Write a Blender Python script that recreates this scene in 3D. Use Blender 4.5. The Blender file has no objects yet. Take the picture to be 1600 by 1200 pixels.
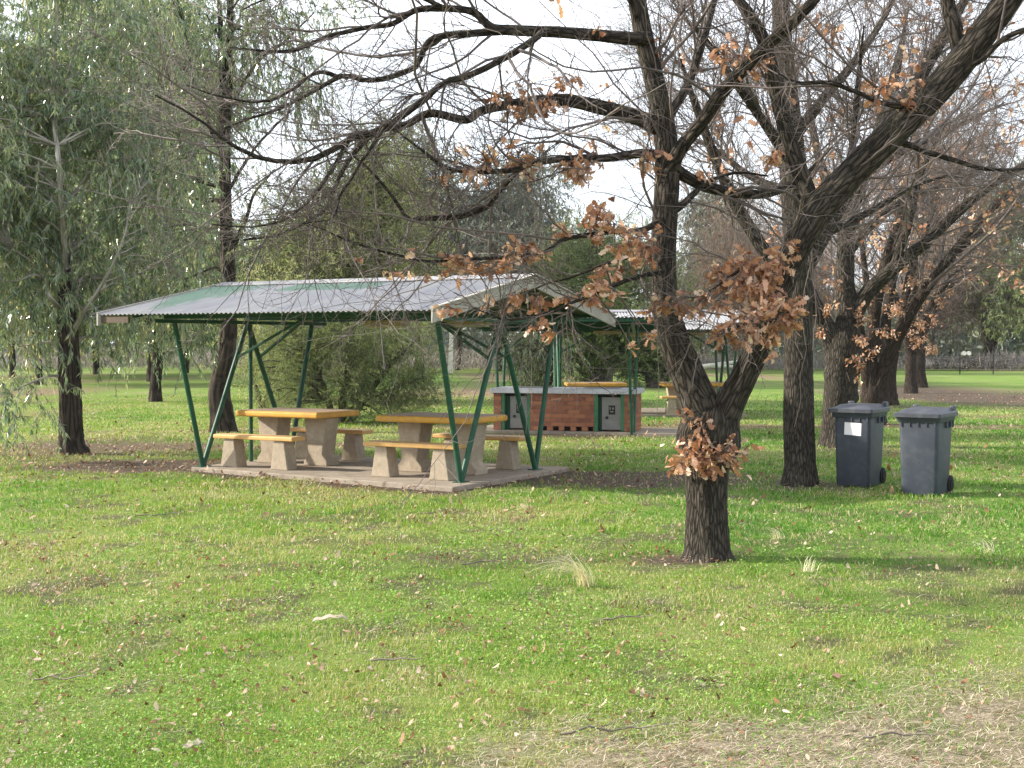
import bpy, math
import numpy as np
from mathutils import Vector
sc = bpy.context.scene
COL = sc.collection
PI = math.pi
RNG = np.random.default_rng(7)

# ------------------------------------------------------------------ camera
F_PX, HOR, CAM_H = 2100.0, 535.0, 1.8
PIT = math.atan((600 - HOR) / F_PX)
cam = bpy.data.cameras.new('camera')
cam.sensor_width = 36.0
cam.lens = 36.0 * F_PX / 1600.0
cam.clip_end = 5000
co = bpy.data.objects.new('camera', cam); COL.objects.link(co)
co.location = (0, 0, CAM_H); co.rotation_euler = (PI / 2 - PIT, 0, 0)
sc.camera = co


def ray(px, py):
    a = (px - 800) / F_PX; b = -(py - 600) / F_PX
    return np.array([a, math.cos(PIT) + b * math.sin(PIT), -math.sin(PIT) + b * math.cos(PIT)])


def at(px, py, Y):
    r = ray(px, py); return np.array([0, 0, CAM_H]) + r * (Y / r[1])


def gnd(px, py, z=0.0):
    r = ray(px, py); return np.array([0, 0, CAM_H]) + r * ((z - CAM_H) / r[2])


# ------------------------------------------------------------------ mesh helpers
def mesh(name, V, quads=None, tris=None, attrs=None, smooth=False, mat=None, parent=None, polys=None, midx=None, fcorner=None):
    me = bpy.data.meshes.new(name)
    V = np.asarray(V, np.float32).reshape(-1, 3)
    if polys is not None:
        me.from_pydata(V.tolist(), [], polys)
    else:
        loops = []; starts = []; tot = []
        off = 0
        for A, k in ((quads, 4), (tris, 3)):
            if A is None or len(A) == 0: continue
            A = np.asarray(A, np.int32).reshape(-1, k)
            loops.append(A.ravel()); n = len(A)
            starts.append(off + np.arange(n) * k); tot.append(np.full(n, k)); off += n * k
        loops = np.concatenate(loops).astype(np.int32)
        starts = np.concatenate(starts).astype(np.int32)
        me.vertices.add(len(V)); me.vertices.foreach_set('co', V.ravel())
        me.loops.add(len(loops)); me.loops.foreach_set('vertex_index', loops)
        me.polygons.add(len(starts)); me.polygons.foreach_set('loop_start', starts)
        me.update(calc_edges=True)
    for k, a in (attrs or {}).items():
        a = np.asarray(a, np.float32)
        if a.ndim == 1:
            at_ = me.attributes.new(k, 'FLOAT', 'POINT'); at_.data.foreach_set('value', a)
        else:
            at_ = me.attributes.new(k, 'FLOAT_VECTOR', 'POINT'); at_.data.foreach_set('vector', a.ravel())
    if smooth:
        me.polygons.foreach_set('use_smooth', np.ones(len(me.polygons), bool))
    if mat is not None:
        for m in (mat if isinstance(mat, (list, tuple)) else [mat]): me.materials.append(m)
    if midx is not None:
        me.polygons.foreach_set('material_index', np.asarray(midx, np.int32))
    me.validate(clean_customdata=False); me.update()
    o = bpy.data.objects.new(name, me); COL.objects.link(o)
    if parent is not None: o.parent = parent
    return o


def thing(name, label, cat, loc=(0, 0, 0), rz=0.0, group=None):
    o = bpy.data.objects.new(name, None); COL.objects.link(o)
    o.empty_display_size = .2
    o.location = loc; o.rotation_euler = (0, 0, rz)
    o['label'] = label; o['category'] = cat
    if group: o['group'] = group
    return o


def tag(o, label=None, cat=None, group=None, kind=None):
    if label: o['label'] = label
    if cat: o['category'] = cat
    if group: o['group'] = group
    if kind: o['kind'] = kind
    return o


def copy_tree(o, parent=None, loc=None, rz=None, scale=None, label=None, group=None):
    c = o.copy(); COL.objects.link(c)
    if parent is not None: c.parent = parent
    if loc is not None: c.location = loc
    if rz is not None: c.rotation_euler = (0, 0, rz)
    if scale is not None: c.scale = (scale,) * 3 if np.isscalar(scale) else scale
    if label: c['label'] = label
    if group: c['group'] = group
    for ch in list(o.children): copy_tree(ch, c)
    return c


class MB:
    """boxes, bars, prisms gathered into one mesh"""
    def __init__(s): s.v = []; s.f = []; s.n = 0
    def add(s, V, Fs):
        s.v += [tuple(map(float, p)) for p in V]; s.f += [tuple(i + s.n for i in f) for f in Fs]; s.n += len(V)
        return s
    def hexa(s, lo, hi):      # two quads (4 pts each) same winding
        s.add(list(lo) + list(hi), [(3, 2, 1, 0), (4, 5, 6, 7), (0, 1, 5, 4), (1, 2, 6, 5), (2, 3, 7, 6), (3, 0, 4, 7)]); return s
    def box(s, x0, x1, y0, y1, z0, z1):
        return s.hexa([(x0, y0, z0), (x1, y0, z0), (x1, y1, z0), (x0, y1, z0)], [(x0, y0, z1), (x1, y0, z1), (x1, y1, z1), (x0, y1, z1)])
    def prism_y(s, prof, y0, y1):     # profile in xz (counter-clockwise seen from -y), extruded along y
        n = len(prof)
        V = [(x, y0, z) for x, z in prof] + [(x, y1, z) for x, z in prof]
        Fs = [tuple(range(n)), tuple(range(2 * n - 1, n - 1, -1))] + [(i, i + n, (i + 1) % n + n, (i + 1) % n) for i in range(n)]
        return s.add(V, Fs)
    def prism_x(s, prof, x0, x1):     # profile in yz
        n = len(prof)
        V = [(x0, y, z) for y, z in prof] + [(x1, y, z) for y, z in prof]
        Fs = [tuple(range(n))[::-1], tuple(range(n, 2 * n))] + [(i, (i + 1) % n, (i + 1) % n + n, i + n) for i in range(n)]
        return s.add(V, Fs)
    def bar(s, a, b, r, n=10, r2=None):
        a = np.array(a, float); b = np.array(b, float); t = b - a; t /= np.linalg.norm(t)
        ref = np.array([0, 0, 1.]) if abs(t[2]) < .9 else np.array([1., 0, 0])
        u = np.cross(t, ref); u /= np.linalg.norm(u); w = np.cross(t, u)
        r2 = r if r2 is None else r2
        V = []
        for c, rr in ((a, r), (b, r2)):
            for k in range(n):
                th = 2 * PI * k / n; V.append(c + rr * (math.cos(th) * u + math.sin(th) * w))
        Fs = [(k, (k + 1) % n, n + (k + 1) % n, n + k) for k in range(n)] + [tuple(range(n))[::-1], tuple(range(n, 2 * n))]
        return s.add(V, Fs)
    def flat(s, a, b, w, h):          # rectangular bar, w horizontal, h vertical-ish
        a = np.array(a, float); b = np.array(b, float); t = b - a; t /= np.linalg.norm(t)
        ref = np.array([0, 0, 1.]) if abs(t[2]) < .95 else np.array([1., 0, 0])
        u = np.cross(t, ref); u /= np.linalg.norm(u); k = np.cross(u, t)
        q = lambda c: [c - u * w / 2 - k * h / 2, c + u * w / 2 - k * h / 2, c + u * w / 2 + k * h / 2, c - u * w / 2 + k * h / 2]
        return s.hexa(q(a), q(b))
    def build(s, name, mat, parent=None, bevel=0.0, seg=2, smooth=False, normals=True):
        o = mesh(name, s.v, polys=s.f, mat=mat, parent=parent)
        import bmesh
        bm = bmesh.new(); bm.from_mesh(o.data)
        bmesh.ops.recalc_face_normals(bm, faces=bm.faces)
        if bevel > 0:
            bmesh.ops.bevel(bm, geom=[e for e in bm.edges if e.calc_face_angle(0) > .35], offset=bevel, segments=seg, affect='EDGES', profile=.5)
        if smooth:
            for f in bm.faces: f.smooth = True
            for e in bm.edges:
                if e.calc_face_angle(0) > .7: e.smooth = False
        bm.to_mesh(o.data); bm.free()
        return o


# ------------------------------------------------------------------ material helpers
class NT:
    def __init__(s, name):
        s.m = bpy.data.materials.new(name); s.m.use_nodes = True
        s.t = s.m.node_tree; s.t.nodes.clear()
        s.out = s.t.nodes.new('ShaderNodeOutputMaterial')
    def n(s, typ, **kw):
        nd = s.t.nodes.new('ShaderNode' + typ)
        for k, v in kw.items():
            if k.startswith('i_'):
                key = k[2:]
                key = int(key) if key.isdigit() else key.replace('_', ' ')
                if hasattr(v, 'is_linked'): s.t.links.new(v, nd.inputs[key])
                else: nd.inputs[key].default_value = v
            else: setattr(nd, k, v)
        return nd
    def link(s, a, b): s.t.links.new(a, b)
    def attr(s, name): return s.n('Attribute', attribute_name=name)
    def objco(s): return s.n('TexCoord').outputs['Object']
    def mapping(s, vec, scale=(1, 1, 1), rot=(0, 0, 0), loc=(0, 0, 0)):
        nd = s.n('Mapping'); s.link(vec, nd.inputs['Vector'])
        nd.inputs['Scale'].default_value = scale; nd.inputs['Rotation'].default_value = rot; nd.inputs['Location'].default_value = loc
        return nd.outputs[0]
    def noise(s, vec, scale=5, detail=4, rough=.55, dist=0.0):
        nd = s.n('TexNoise'); s.link(vec, nd.inputs['Vector'])
        nd.inputs['Scale'].default_value = scale; nd.inputs['Detail'].default_value = detail
        nd.inputs['Roughness'].default_value = rough; nd.inputs['Distortion'].default_value = dist
        return nd.outputs['Fac']
    def ramp(s, fac, stops, interp='LINEAR'):
        nd = s.n('ValToRGB'); s.link(fac, nd.inputs[0]); cr = nd.color_ramp; cr.interpolation = interp
        while len(cr.elements) > 1: cr.elements.remove(cr.elements[-1])
        for i, (p, c) in enumerate(stops):
            e = cr.elements[0] if i == 0 else cr.elements.new(p)
            e.position = p; c = (c, c, c) if np.isscalar(c) else c; e.color = (*c, 1)
        return nd.outputs[0]
    def mix(s, fac, a, b, mode='MIX'):
        nd = s.n('Mix', data_type='RGBA', blend_type=mode)
        for sk, v in ((nd.inputs[0], fac), (nd.inputs[6], a), (nd.inputs[7], b)):
            if hasattr(v, 'is_linked'): s.link(v, sk)
            else: sk.default_value = v if np.isscalar(v) else (*v, 1)
        return nd.outputs[2]
    def math(s, op, a, b=0.0):
        nd = s.n('Math', operation=op)
        for sk, v in ((nd.inputs[0], a), (nd.inputs[1], b)):
            if hasattr(v, 'is_linked'): s.link(v, sk)
            else: sk.default_value = v
        return nd.outputs[0]
    def bump(s, h, strength=.5, dist=.02):
        nd = s.n('Bump'); s.link(h, nd.inputs['Height']); nd.inputs['Strength'].default_value = strength; nd.inputs['Distance'].default_value = dist
        return nd.outputs[0]
    def pbr(s, col, rough=.8, spec=.3, metal=0.0, normal=None):
        nd = s.n('BsdfPrincipled')
        for k, v in (('Base Color', col), ('Roughness', rough), ('Specular IOR Level', spec), ('Metallic', metal)):
            if hasattr(v, 'is_linked'): s.link(v, nd.inputs[k])
            else: nd.inputs[k].default_value = (*v, 1) if not np.isscalar(v) else v
        if normal is not None: s.link(normal, nd.inputs['Normal'])
        return nd.outputs[0]
    def done(s, sh): s.link(sh, s.out.inputs['Surface']); return s.m


def leaf_mat(name, stops, rough=.45, spec=.35, transl=.3, tcol=1.3, attr='rnd'):
    t = NT(name)
    c = t.ramp(t.attr(attr).outputs['Fac'], stops)
    p = t.pbr(c, rough, spec)
    tr = t.n('BsdfTranslucent'); t.link(t.mix(1.0, c, (tcol, tcol, tcol * .75), 'MULTIPLY'), tr.inputs['Color'])
    mx = t.n('MixShader', i_0=transl); t.link(p, mx.inputs[1]); t.link(tr.outputs[0], mx.inputs[2])
    return t.done(mx.outputs[0])


def bark_mat(name, dark, light, lichen=None, scale=28.0, stretch=.2, bump=.9, dist=.03, amt=.35):
    t = NT(name)
    bk = t.attr('bk').outputs['Vector']
    v = t.mapping(bk, (1, 1, stretch))
    wob = t.n('TexNoise'); t.link(v, wob.inputs['Vector']); wob.inputs['Scale'].default_value = scale * .6
    vv = t.n('VectorMath', operation='MULTIPLY_ADD'); t.link(wob.outputs['Color'], vv.inputs[0]); vv.inputs[1].default_value = (.05, .05, .03); t.link(v, vv.inputs[2])
    vo = t.n('TexVoronoi', feature='DISTANCE_TO_EDGE'); t.link(vv.outputs[0], vo.inputs['Vector']); vo.inputs['Scale'].default_value = scale
    h = t.ramp(vo.outputs['Distance'], [(0, 0.0), (.18, .6), (.5, 1.0)])
    n2 = t.noise(bk, 40, 6, .65)
    n3 = t.noise(bk, 3, 4, .6)
    c = t.mix(t.math('MULTIPLY', h, t.math('ADD', t.math('MULTIPLY', n2, .6), .5)), dark, light)
    if lichen is not None:
        c = t.mix(t.math('MULTIPLY', t.ramp(n3, [(.5, 0.0), (.72, 1.0)]), amt), c, lichen)
    hh = t.math('ADD', h, t.math('MULTIPLY', n2, .6))
    return t.done(t.pbr(c, .92, .12, 0, t.bump(hh, bump, dist)))


def flat_mat(name, col, var=.25, rough=.6, spec=.3, scale=6, bump=0.0, metal=0.0, dirt=None, dirt_amt=.5):
    t = NT(name); oc = t.objco()
    n1 = t.noise(oc, scale, 6, .6); n2 = t.noise(oc, scale * 9, 3, .6)
    lo = tuple(x * (1 - var) for x in col); hi = tuple(min(1, x * (1 + var)) for x in col)
    c = t.mix(t.ramp(n1, [(.3, 0.0), (.7, 1.0)]), lo, hi)
    if dirt is not None:
        c = t.mix(t.math('MULTIPLY', t.ramp(t.noise(oc, scale * 2.7, 8, .7), [(.48, 0.0), (.68, 1.0)]), dirt_amt), c, dirt)
    nr = t.bump(t.math('ADD', n1, t.math('MULTIPLY', n2, .5)), bump, .01) if bump else None
    return t.done(t.pbr(c, rough, spec, metal, nr))


# ------------------------------------------------------------------ world and sun
SUN_AZ = np.array([-.995, .10]); SUN_EL = math.radians(26)
w = bpy.data.worlds.new('World'); sc.world = w; w.use_nodes = True
nt = w.node_tree; nt.nodes.clear()
wo = nt.nodes.new('ShaderNodeOutputWorld'); bg = nt.nodes.new('ShaderNodeBackground')
sky = nt.nodes.new('ShaderNodeTexSky'); sky.sky_type = 'NISHITA'; sky.sun_disc = False
sky.sun_elevation = SUN_EL
sky.sun_rotation = math.atan2(SUN_AZ[0], SUN_AZ[1])
sky.air_density = 1.0; sky.dust_density = 2.5; sky.ozone_density = 1.0
tc = nt.nodes.new('ShaderNodeTexCoord'); mp = nt.nodes.new('ShaderNodeMapping'); mp.inputs['Scale'].default_value = (1, 1, 2.6)
nz = nt.nodes.new('ShaderNodeTexNoise'); nz.inputs['Scale'].default_value = 2.3; nz.inputs['Detail'].default_value = 7; nz.inputs['Roughness'].default_value = .55
cr = nt.nodes.new('ShaderNodeValToRGB'); cr.color_ramp.elements[0].position = .33; cr.color_ramp.elements[0].color = (.45, .45, .45, 1)
cr.color_ramp.elements[1].position = .62; cr.color_ramp.elements[1].color = (.95, .95, .95, 1)
mx = nt.nodes.new('ShaderNodeMix'); mx.data_type = 'RGBA'; mx.inputs[7].default_value = (8.2, 8.7, 9.4, 1)
L = nt.links.new
L(tc.outputs['Generated'], mp.inputs[0]); L(mp.outputs[0], nz.inputs['Vector']); L(nz.outputs['Fac'], cr.inputs[0])
L(cr.outputs[0], mx.inputs[0]); L(sky.outputs[0], mx.inputs[6]); L(mx.outputs[2], bg.inputs['Color'])
bg.inputs['Strength'].default_value = .115
L(bg.outputs[0], wo.inputs['Surface'])
sl = bpy.data.lights.new('sun', 'SUN'); sl.energy = 5.0; sl.angle = math.radians(1.0); sl.color = (1, .93, .82)
so = bpy.data.objects.new('sun', sl); COL.objects.link(so)
sd = Vector((SUN_AZ[0] * math.cos(SUN_EL), SUN_AZ[1] * math.cos(SUN_EL), math.sin(SUN_EL)))
so.rotation_euler = sd.to_track_quat('Z', 'Y').to_euler(); so.location = (-20, 8, 20)
sc.view_settings.view_transform = 'Standard'; sc.view_settings.look = 'None'
sc.view_settings.exposure = 1.0; sc.view_settings.gamma = 1.0

# ------------------------------------------------------------------ value noise (numpy) for masks
_perm = np.random.default_rng(3).random((256, 256))


def vnoise(x, y):
    xi = np.floor(x).astype(int); yi = np.floor(y).astype(int); fx = x - xi; fy = y - yi
    fx = fx * fx * (3 - 2 * fx); fy = fy * fy * (3 - 2 * fy)
    g = lambda a, b: _perm[a % 256, b % 256]
    return (g(xi, yi) * (1 - fx) + g(xi + 1, yi) * fx) * (1 - fy) + (g(xi, yi + 1) * (1 - fx) + g(xi + 1, yi + 1) * fx) * fy


def fbm(x, y, o=4):
    s = 0; a = .5; t = 0
    for k in range(o):
        s = s + a * vnoise(x * 2 ** k + 13.7 * k, y * 2 ** k + 7.1 * k); t += a; a *= .55
    return s / t


def smooth(a, b, x):
    t = np.clip((x - a) / (b - a), 0, 1); return t * t * (3 - 2 * t)


# ground masks -------------------------------------------------------
SH_C = np.array([-2.02, 18.69]); SH_TH = -.52
SU = np.array([math.cos(SH_TH), math.sin(SH_TH)]); SV = np.array([-SU[1], SU[0]])
edge_px = [(380, 1420), (560, 1300), (760, 1180), (1000, 1122), (1200, 1102), (1400, 1072), (1600, 1036), (1900, 990), (2400, 930)]
EDGE = np.array([gnd(*p)[:2] for p in edge_px])


def masks(x, y):
    """straw path, bare soil, litter: 0..1 at world points"""
    n = fbm(x * 1.3, y * 1.3); n2 = fbm(x * .35 + 40, y * .35 + 9); n3 = fbm(x * 5 + 3, y * 5)
    ey = np.interp(x, EDGE[:, 0], EDGE[:, 1], left=-2.0)
    path = smooth(-.45, .40, ey - y + (n - .5) * 1.3 + (n3 - .5) * .8)
    lx = (x - SH_C[0]) * SU[0] + (y - SH_C[1]) * SU[1]; ly = (x - SH_C[0]) * SV[0] + (y - SH_C[1]) * SV[1]
    q = np.maximum(np.abs(lx + .05) - 2.3, np.maximum(ly - 1.52, -1.28 - .087 * lx - ly))
    ring = smooth(.55, 0.0, q + (n - .5) * .9)
    right = smooth(1.1, .5, np.hypot((x - 1.5) / 2.3, (y - 17.7) / 1.5) + (n - .5) * .5)
    feet = np.maximum.reduce([smooth(1.0, .35, np.hypot(x - a_, (y - b_) * .9) / c_ + (n - .5) * .8) for a_, b_, c_ in ((3.7, 16.9, .9), (5.7, 23.1, 1.2), (8.0, 29.5, 1.5), (10.9, 38.5, 1.8))])
    left = smooth(1.0, .45, np.hypot((x + 5.3) / 2.6, (y - 19.7) / 1.6) + (n - .5) * .7)
    t1 = smooth(1.0, .25, np.hypot((x - 1.35) / .75, (y - 11.1) / .5) + (n - .5) * .7)
    mid = smooth(1.0, .4, np.hypot((x + .1) / 1.5, (y - 11.2) / .7) + (n - .5) * .9) * .75
    mid2 = smooth(1.0, .4, np.hypot((x + 1.6) / 1.2, (y - 10.8) / .5) + (n - .5) * .9) * .5
    far = smooth(1.0, .5, np.hypot((x - 15.5) / 5.5, (y - 46) / 14) + (n2 - .5) * .8)
    e1 = smooth(1.0, .3, np.hypot((x + 7) / 2.6, (y - 23.5) / 3.2) + (n - .5)) * .6
    bbq = smooth(1.0, .3, np.hypot((x - 1.6) / 2.6, (y - 26.2) / 1.3) + (n - .5)) * .8
    spots = smooth(.60, .70, fbm(x * 3.1 + 7, y * 3.1 + 1, 3)) * .75 * smooth(30, 14, y)
    soil = np.clip(np.maximum.reduce([spots, feet * .85, ring, right, left * .85, t1, mid, mid2, far, e1, bbq, smooth(.63, .75, n) * .55]), 0, 1)
    bands = smooth(.53, .68, fbm(x * .16 + 5, y * .55 + 3)) * smooth(16, 24, y) * .95
    litter = np.clip(np.maximum.reduce([left, e1, bands, ring * .6, t1 * .6, far * .4]), 0, 1)
    return path, soil, litter


# ------------------------------------------------------------------ ground
def build_ground():
    xs = np.concatenate([-np.geomspace(600, 14.2, 22), np.arange(-14, 16.01, .16), np.geomspace(16.3, 600, 22)])
    ys = np.concatenate([[-300, -60, -12, -3], np.arange(0, 34, .16), np.geomspace(34.2, 1500, 40)])
    X, Y = np.meshgrid(xs, ys); nx, ny = len(xs), len(ys)
    Z = (fbm(X * .7, Y * .7, 3) - .5) * .03
    Z -= Z.max()
    V = np.stack([X, Y, Z], -1).reshape(-1, 3)
    i = (np.arange(ny - 1)[:, None] * nx + np.arange(nx - 1)[None]).ravel()
    Q = np.stack([i, i + 1, i + nx + 1, i + nx], -1)
    p, s, l = masks(X.ravel(), Y.ravel())
    t = NT('ground')
    oc = t.objco()
    pa, sa, la = (t.attr(k).outputs['Fac'] for k in ('path', 'soil', 'litter'))
    nb = t.noise(oc, .55, 5, .6); nm = t.noise(oc, 6, 6, .65); nf = t.noise(oc, 55, 4, .7)
    st = t.noise(t.mapping(oc, (1, .28, 1)), .5, 5, .6)
    g = t.mix(t.ramp(nm, [(.3, 0.0), (.7, 1.0)]), (.075, .150, .022), (.165, .265, .045))
    g = t.mix(t.ramp(nb, [(.35, 0.0), (.65, 1.0)]), g, t.mix(nf, (.13, .21, .035), (.22, .27, .08)))
    g = t.mix(t.math('MULTIPLY', t.ramp(st, [(.5, 0.0), (.66, 1.0)]), .45), g, (.26, .25, .12))
    g = t.mix(t.math('MULTIPLY', t.ramp(nf, [(.56, 0.0), (.7, 1.0)]), .4), g, (.28, .21, .12))
    straw = t.mix(t.ramp(nf, [(.35, 0.0), (.65, 1.0)]), (.175, .14, .092), (.41, .34, .24))
    straw = t.mix(t.ramp(nm, [(.45, 0.0), (.65, .8)]), straw, (.13, .13, .05))
    soil = t.mix(t.ramp(nf, [(.3, 0.0), (.7, 1.0)]), (.05, .037, .028), (.15, .115, .085))
    lit = t.mix(t.ramp(nf, [(.4, 0.0), (.62, 1.0)]), (.10, .065, .045), (.36, .24, .17))
    c = t.mix(t.math('MULTIPLY', la, .9), g, lit)
    c = t.mix(sa, c, soil)
    c = t.mix(pa, c, straw)
    h = t.math('ADD', nm, nf)
    m = t.done(t.pbr(c, .95, .1, 0, t.bump(h, .9, .03)))
    o = mesh('ground', V, quads=Q, attrs={'path': p, 'soil': s, 'litter': l}, smooth=True, mat=m)
    o['kind'] = 'structure'


build_ground()


# ------------------------------------------------------------------ grass and ground litter
def blades(rng, x, y, h, wd, lean, rnd, name, mat, kind='stuff', label=None, cat=None, z0=-.012):
    n = len(x)
    th = rng.random(n) * 2 * PI; ph = rng.random(n) * 2 * PI
    wx, wy = np.cos(th) * wd / 2, np.sin(th) * wd / 2
    lx, ly = np.cos(ph) * lean, np.sin(ph) * lean
    b = np.stack([x, y, np.full(n, z0)], -1)
    W = np.stack([wx, wy, 0 * wx], -1)
    M = b + np.stack([lx * h * .35, ly * h * .35, h * .6], -1)
    T = b + np.stack([lx * h, ly * h, h * np.maximum(.25, 1 - .45 * lean)], -1)
    V = np.stack([b - W, b + W, M + W * .8, M - W * .8, T], 1).reshape(-1, 3)
    i = np.arange(n) * 5
    Q = np.stack([i, i + 1, i + 2, i + 3], -1); Tt = np.stack([i + 3, i + 2, i + 4], -1)
    o = mesh(name, V, quads=Q, tris=Tt, attrs={'rnd': np.repeat(rnd, 5)}, mat=mat)
    tag(o, label, cat, kind=kind)
    return o


grass_m = leaf_mat('grass_blade', [(0, (.065, .195, .014)), (.25, (.135, .285, .022)), (.55, (.265, .345, .052)), (.78, (.38, .385, .11)), (.92, (.44, .38, .21)), (1, (.56, .48, .33))], .5, .3, .35, 1.2)


def sample_field(rng, n, y0, y1, powr, spread=.56):
    u = rng.random(n)
    if abs(powr - 1) < 1e-6: y = y0 * (y1 / y0) ** u
    else:
        k = 1 - powr; y = (y0 ** k + u * (y1 ** k - y0 ** k)) ** (1 / k)
    x = (rng.random(n) * 2 - 1) * (y * spread + 1.0)
    return x, y


def on_slab(x, y):
    lx = (x - SH_C[0]) * SU[0] + (y - SH_C[1]) * SU[1]; ly = (x - SH_C[0]) * SV[0] + (y - SH_C[1]) * SV[1]
    a = (np.abs(lx + .05) < 2.3) & (ly < 1.53) & (ly > -1.28 - .087 * lx)
    b = (np.abs(x - 1.4) < 2.0) & (np.abs(y - 27.1) < 1.3)
    c = (np.abs(x - 3.3) < 2.6) & (np.abs(y - 34.2) < 1.8)
    return a | b | c


def build_grass():
    rng = np.random.default_rng(11)
    x, y = sample_field(rng, 620000, 3.2, 46, 1.25)
    p, s, l = masks(x, y)
    keep = rng.random(len(x)) > np.clip(p * (.66 + .6 * (fbm(x * 2.5, y * 2.5, 3) - .4)) + s * .88 + l * .5, 0, .985)
    keep &= ~on_slab(x, y)
    x, y = x[keep], y[keep]
    cl = fbm(x * 2.2, y * 2.2, 3); big = fbm(x * .5 + 11, y * .5, 3)
    sc_ = np.clip(y / 9, .75, 3.2)
    cf = fbm(x * 7 + 2, y * 7 + 5, 2)
    h = (.010 + .075 * np.clip(cl - .36, 0, 1) + .03 * np.clip(cf - .4, 0, 1) + .012 * rng.random(len(x))) * np.clip(y / 10, .8, 1.5)
    wd = (.0042 + .002 * rng.random(len(x))) * sc_
    rnd = np.clip(.44 + 1.25 * (big - .46) + .5 * (cl - .5) * -1 + .3 * (cf - .5) + .22 * rng.normal(size=len(x)), 0, .86)
    dry = rng.random(len(x)) < .06 + .12 * smooth(.48, .66, big) + .30 * smooth(.52, .66, fbm(x * 1.7 + 60, y * 1.7 + 20, 3))
    rnd[dry] = .86 + .14 * rng.random(dry.sum())
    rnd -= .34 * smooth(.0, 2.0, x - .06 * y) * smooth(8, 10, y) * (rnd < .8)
    blades(rng, x, y, h, wd, (.2 + rng.random(len(x)) * 1.3), np.clip(rnd, 0, 1), 'grass', grass_m, label='short green lawn grass', cat='grass')
    # straw lying on the dry track
    x, y = sample_field(rng, 130000, 3.2, 26, 1.5)
    p, s, l = masks(x, y)
    k = (rng.random(len(x)) < np.clip(p * .9 + s * .22 + .012, 0, 1)) & ~on_slab(x, y); x, y = x[k], y[k]; n = len(x)
    ln = .025 + .085 * rng.random(n); th = rng.normal(.25, .9, n); wd = .0015 * np.clip(y / 6, 1, 4)
    d = np.stack([np.cos(th), np.sin(th), rng.normal(0, .12, n)], -1) * ln[:, None]
    W = np.stack([-np.sin(th), np.cos(th), 0 * th], -1) * wd[:, None]
    b = np.stack([x, y, .006 + .014 * rng.random(n)], -1)
    V = np.stack([b - W, b + W, b + d * .5 + W + [0, 0, .006], b + d * .5 - W + [0, 0, .006], b + d], 1).reshape(-1, 3)
    i = np.arange(n) * 5
    m = leaf_mat('straw', [(0, (.18, .138, .09)), (.5, (.39, .325, .23)), (1, (.62, .545, .41))], .7, .2, .15)
    o = mesh('straw', V, quads=np.stack([i, i + 1, i + 2, i + 3], -1), tris=np.stack([i + 3, i + 2, i + 4], -1), attrs={'rnd': np.repeat(rng.random(n), 5)}, mat=m)
    tag(o, 'dry straw lying over the worn track', 'straw', kind='stuff')
    # broad-leaved ground weeds
    x, y = sample_field(rng, 210000, 3.2, 13, 1.8)
    cl = fbm(x * .9 + 31, y * .9 + 4, 3); p, s, l = masks(x, y)
    k = (rng.random(len(x)) < smooth(.44, .62, cl + .10 * smooth(9, 5, y)) * .9) & (rng.random(len(x)) > p * .62 + s * .5); x, y = x[k], y[k]; n = len(x)
    r = .0035 + .005 * rng.random(n); r *= np.clip(y / 6, 1, 2)
    nrm = np.stack([rng.normal(0, .55, n), rng.normal(0, .55, n), np.ones(n)], -1); nrm /= np.linalg.norm(nrm, axis=1)[:, None]
    a = np.cross(nrm, rng.normal(size=(n, 3))); a /= np.linalg.norm(a, axis=1)[:, None]; c = np.cross(nrm, a)
    b = np.stack([x, y, .012 + .035 * rng.random(n)], -1)
    V = np.stack([b - a * r[:, None], b - c * (r * .75)[:, None], b + a * r[:, None], b + c * (r * .75)[:, None]], 1).reshape(-1, 3)
    m = leaf_mat('weed_leaf', [(0, (.10, .24, .025)), (.5, (.20, .36, .05)), (1, (.33, .44, .13))], .5, .25, .3)
    o = mesh('ground_cover', V, quads=(np.arange(n) * 4)[:, None] + np.arange(4)[None], attrs={'rnd': np.repeat(rng.random(n), 4)}, mat=m)
    tag(o, 'low broad leaved weeds among the grass', 'weeds', kind='stuff')


build_grass()

# oak leaf outline (unit length along +x, lobed)
OAK = np.array([(0, 0), (.12, .05), (.2, .16), (.3, .09), (.42, .26), (.53, .13), (.66, .3), (.76, .16), (.9, .2), (1, 0)])
OAKV = np.concatenate([OAK, [(x, -y) for x, y in OAK[-2:0:-1]]])
NO = len(OAKV)


def oak_leaves(rng, P, D, Lg, name, mat, parent=None, curl=.35, rnd=None, up=None):
    n = len(P)
    D = D / np.linalg.norm(D, axis=1)[:, None]
    r = rng.normal(size=(n, 3)) if up is None else up
    S = np.cross(D, r); S /= np.linalg.norm(S, axis=1)[:, None]; N = np.cross(D, S)
    lx = OAKV[:, 0][None, :, None]; ly = OAKV[:, 1][None, :, None]
    cu = (rng.normal(0, curl, n))[:, None, None]; fo = (np.abs(rng.normal(0, curl * 2, n)))[:, None, None]
    Lg = Lg[:, None, None]
    V = P[:, None] + Lg * (lx * D[:, None] + ly * S[:, None] * 1.15 + (cu * lx * lx + fo * np.abs(ly)) * N[:, None])
    # spine fan: quads across the leaf between mirrored vertices
    i0 = np.arange(n)[:, None] * NO
    h = len(OAK)
    Qs, Ts = [], []
    for k in range(1, h - 2):
        Qs.append(np.concatenate([i0 + k, i0 + k + 1, i0 + NO - k - 1, i0 + NO - k], 1))
    Ts.append(np.concatenate([i0, i0 + 1, i0 + NO - 1], 1)); Ts.append(np.concatenate([i0 + h - 2, i0 + h - 1, i0 + h], 1))
    rnd = rng.random(n) if rnd is None else rnd
    return mesh(name, V.reshape(-1, 3), quads=np.concatenate(Qs), tris=np.concatenate(Ts), attrs={'rnd': np.repeat(rnd, NO)}, mat=mat, parent=parent)


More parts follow.
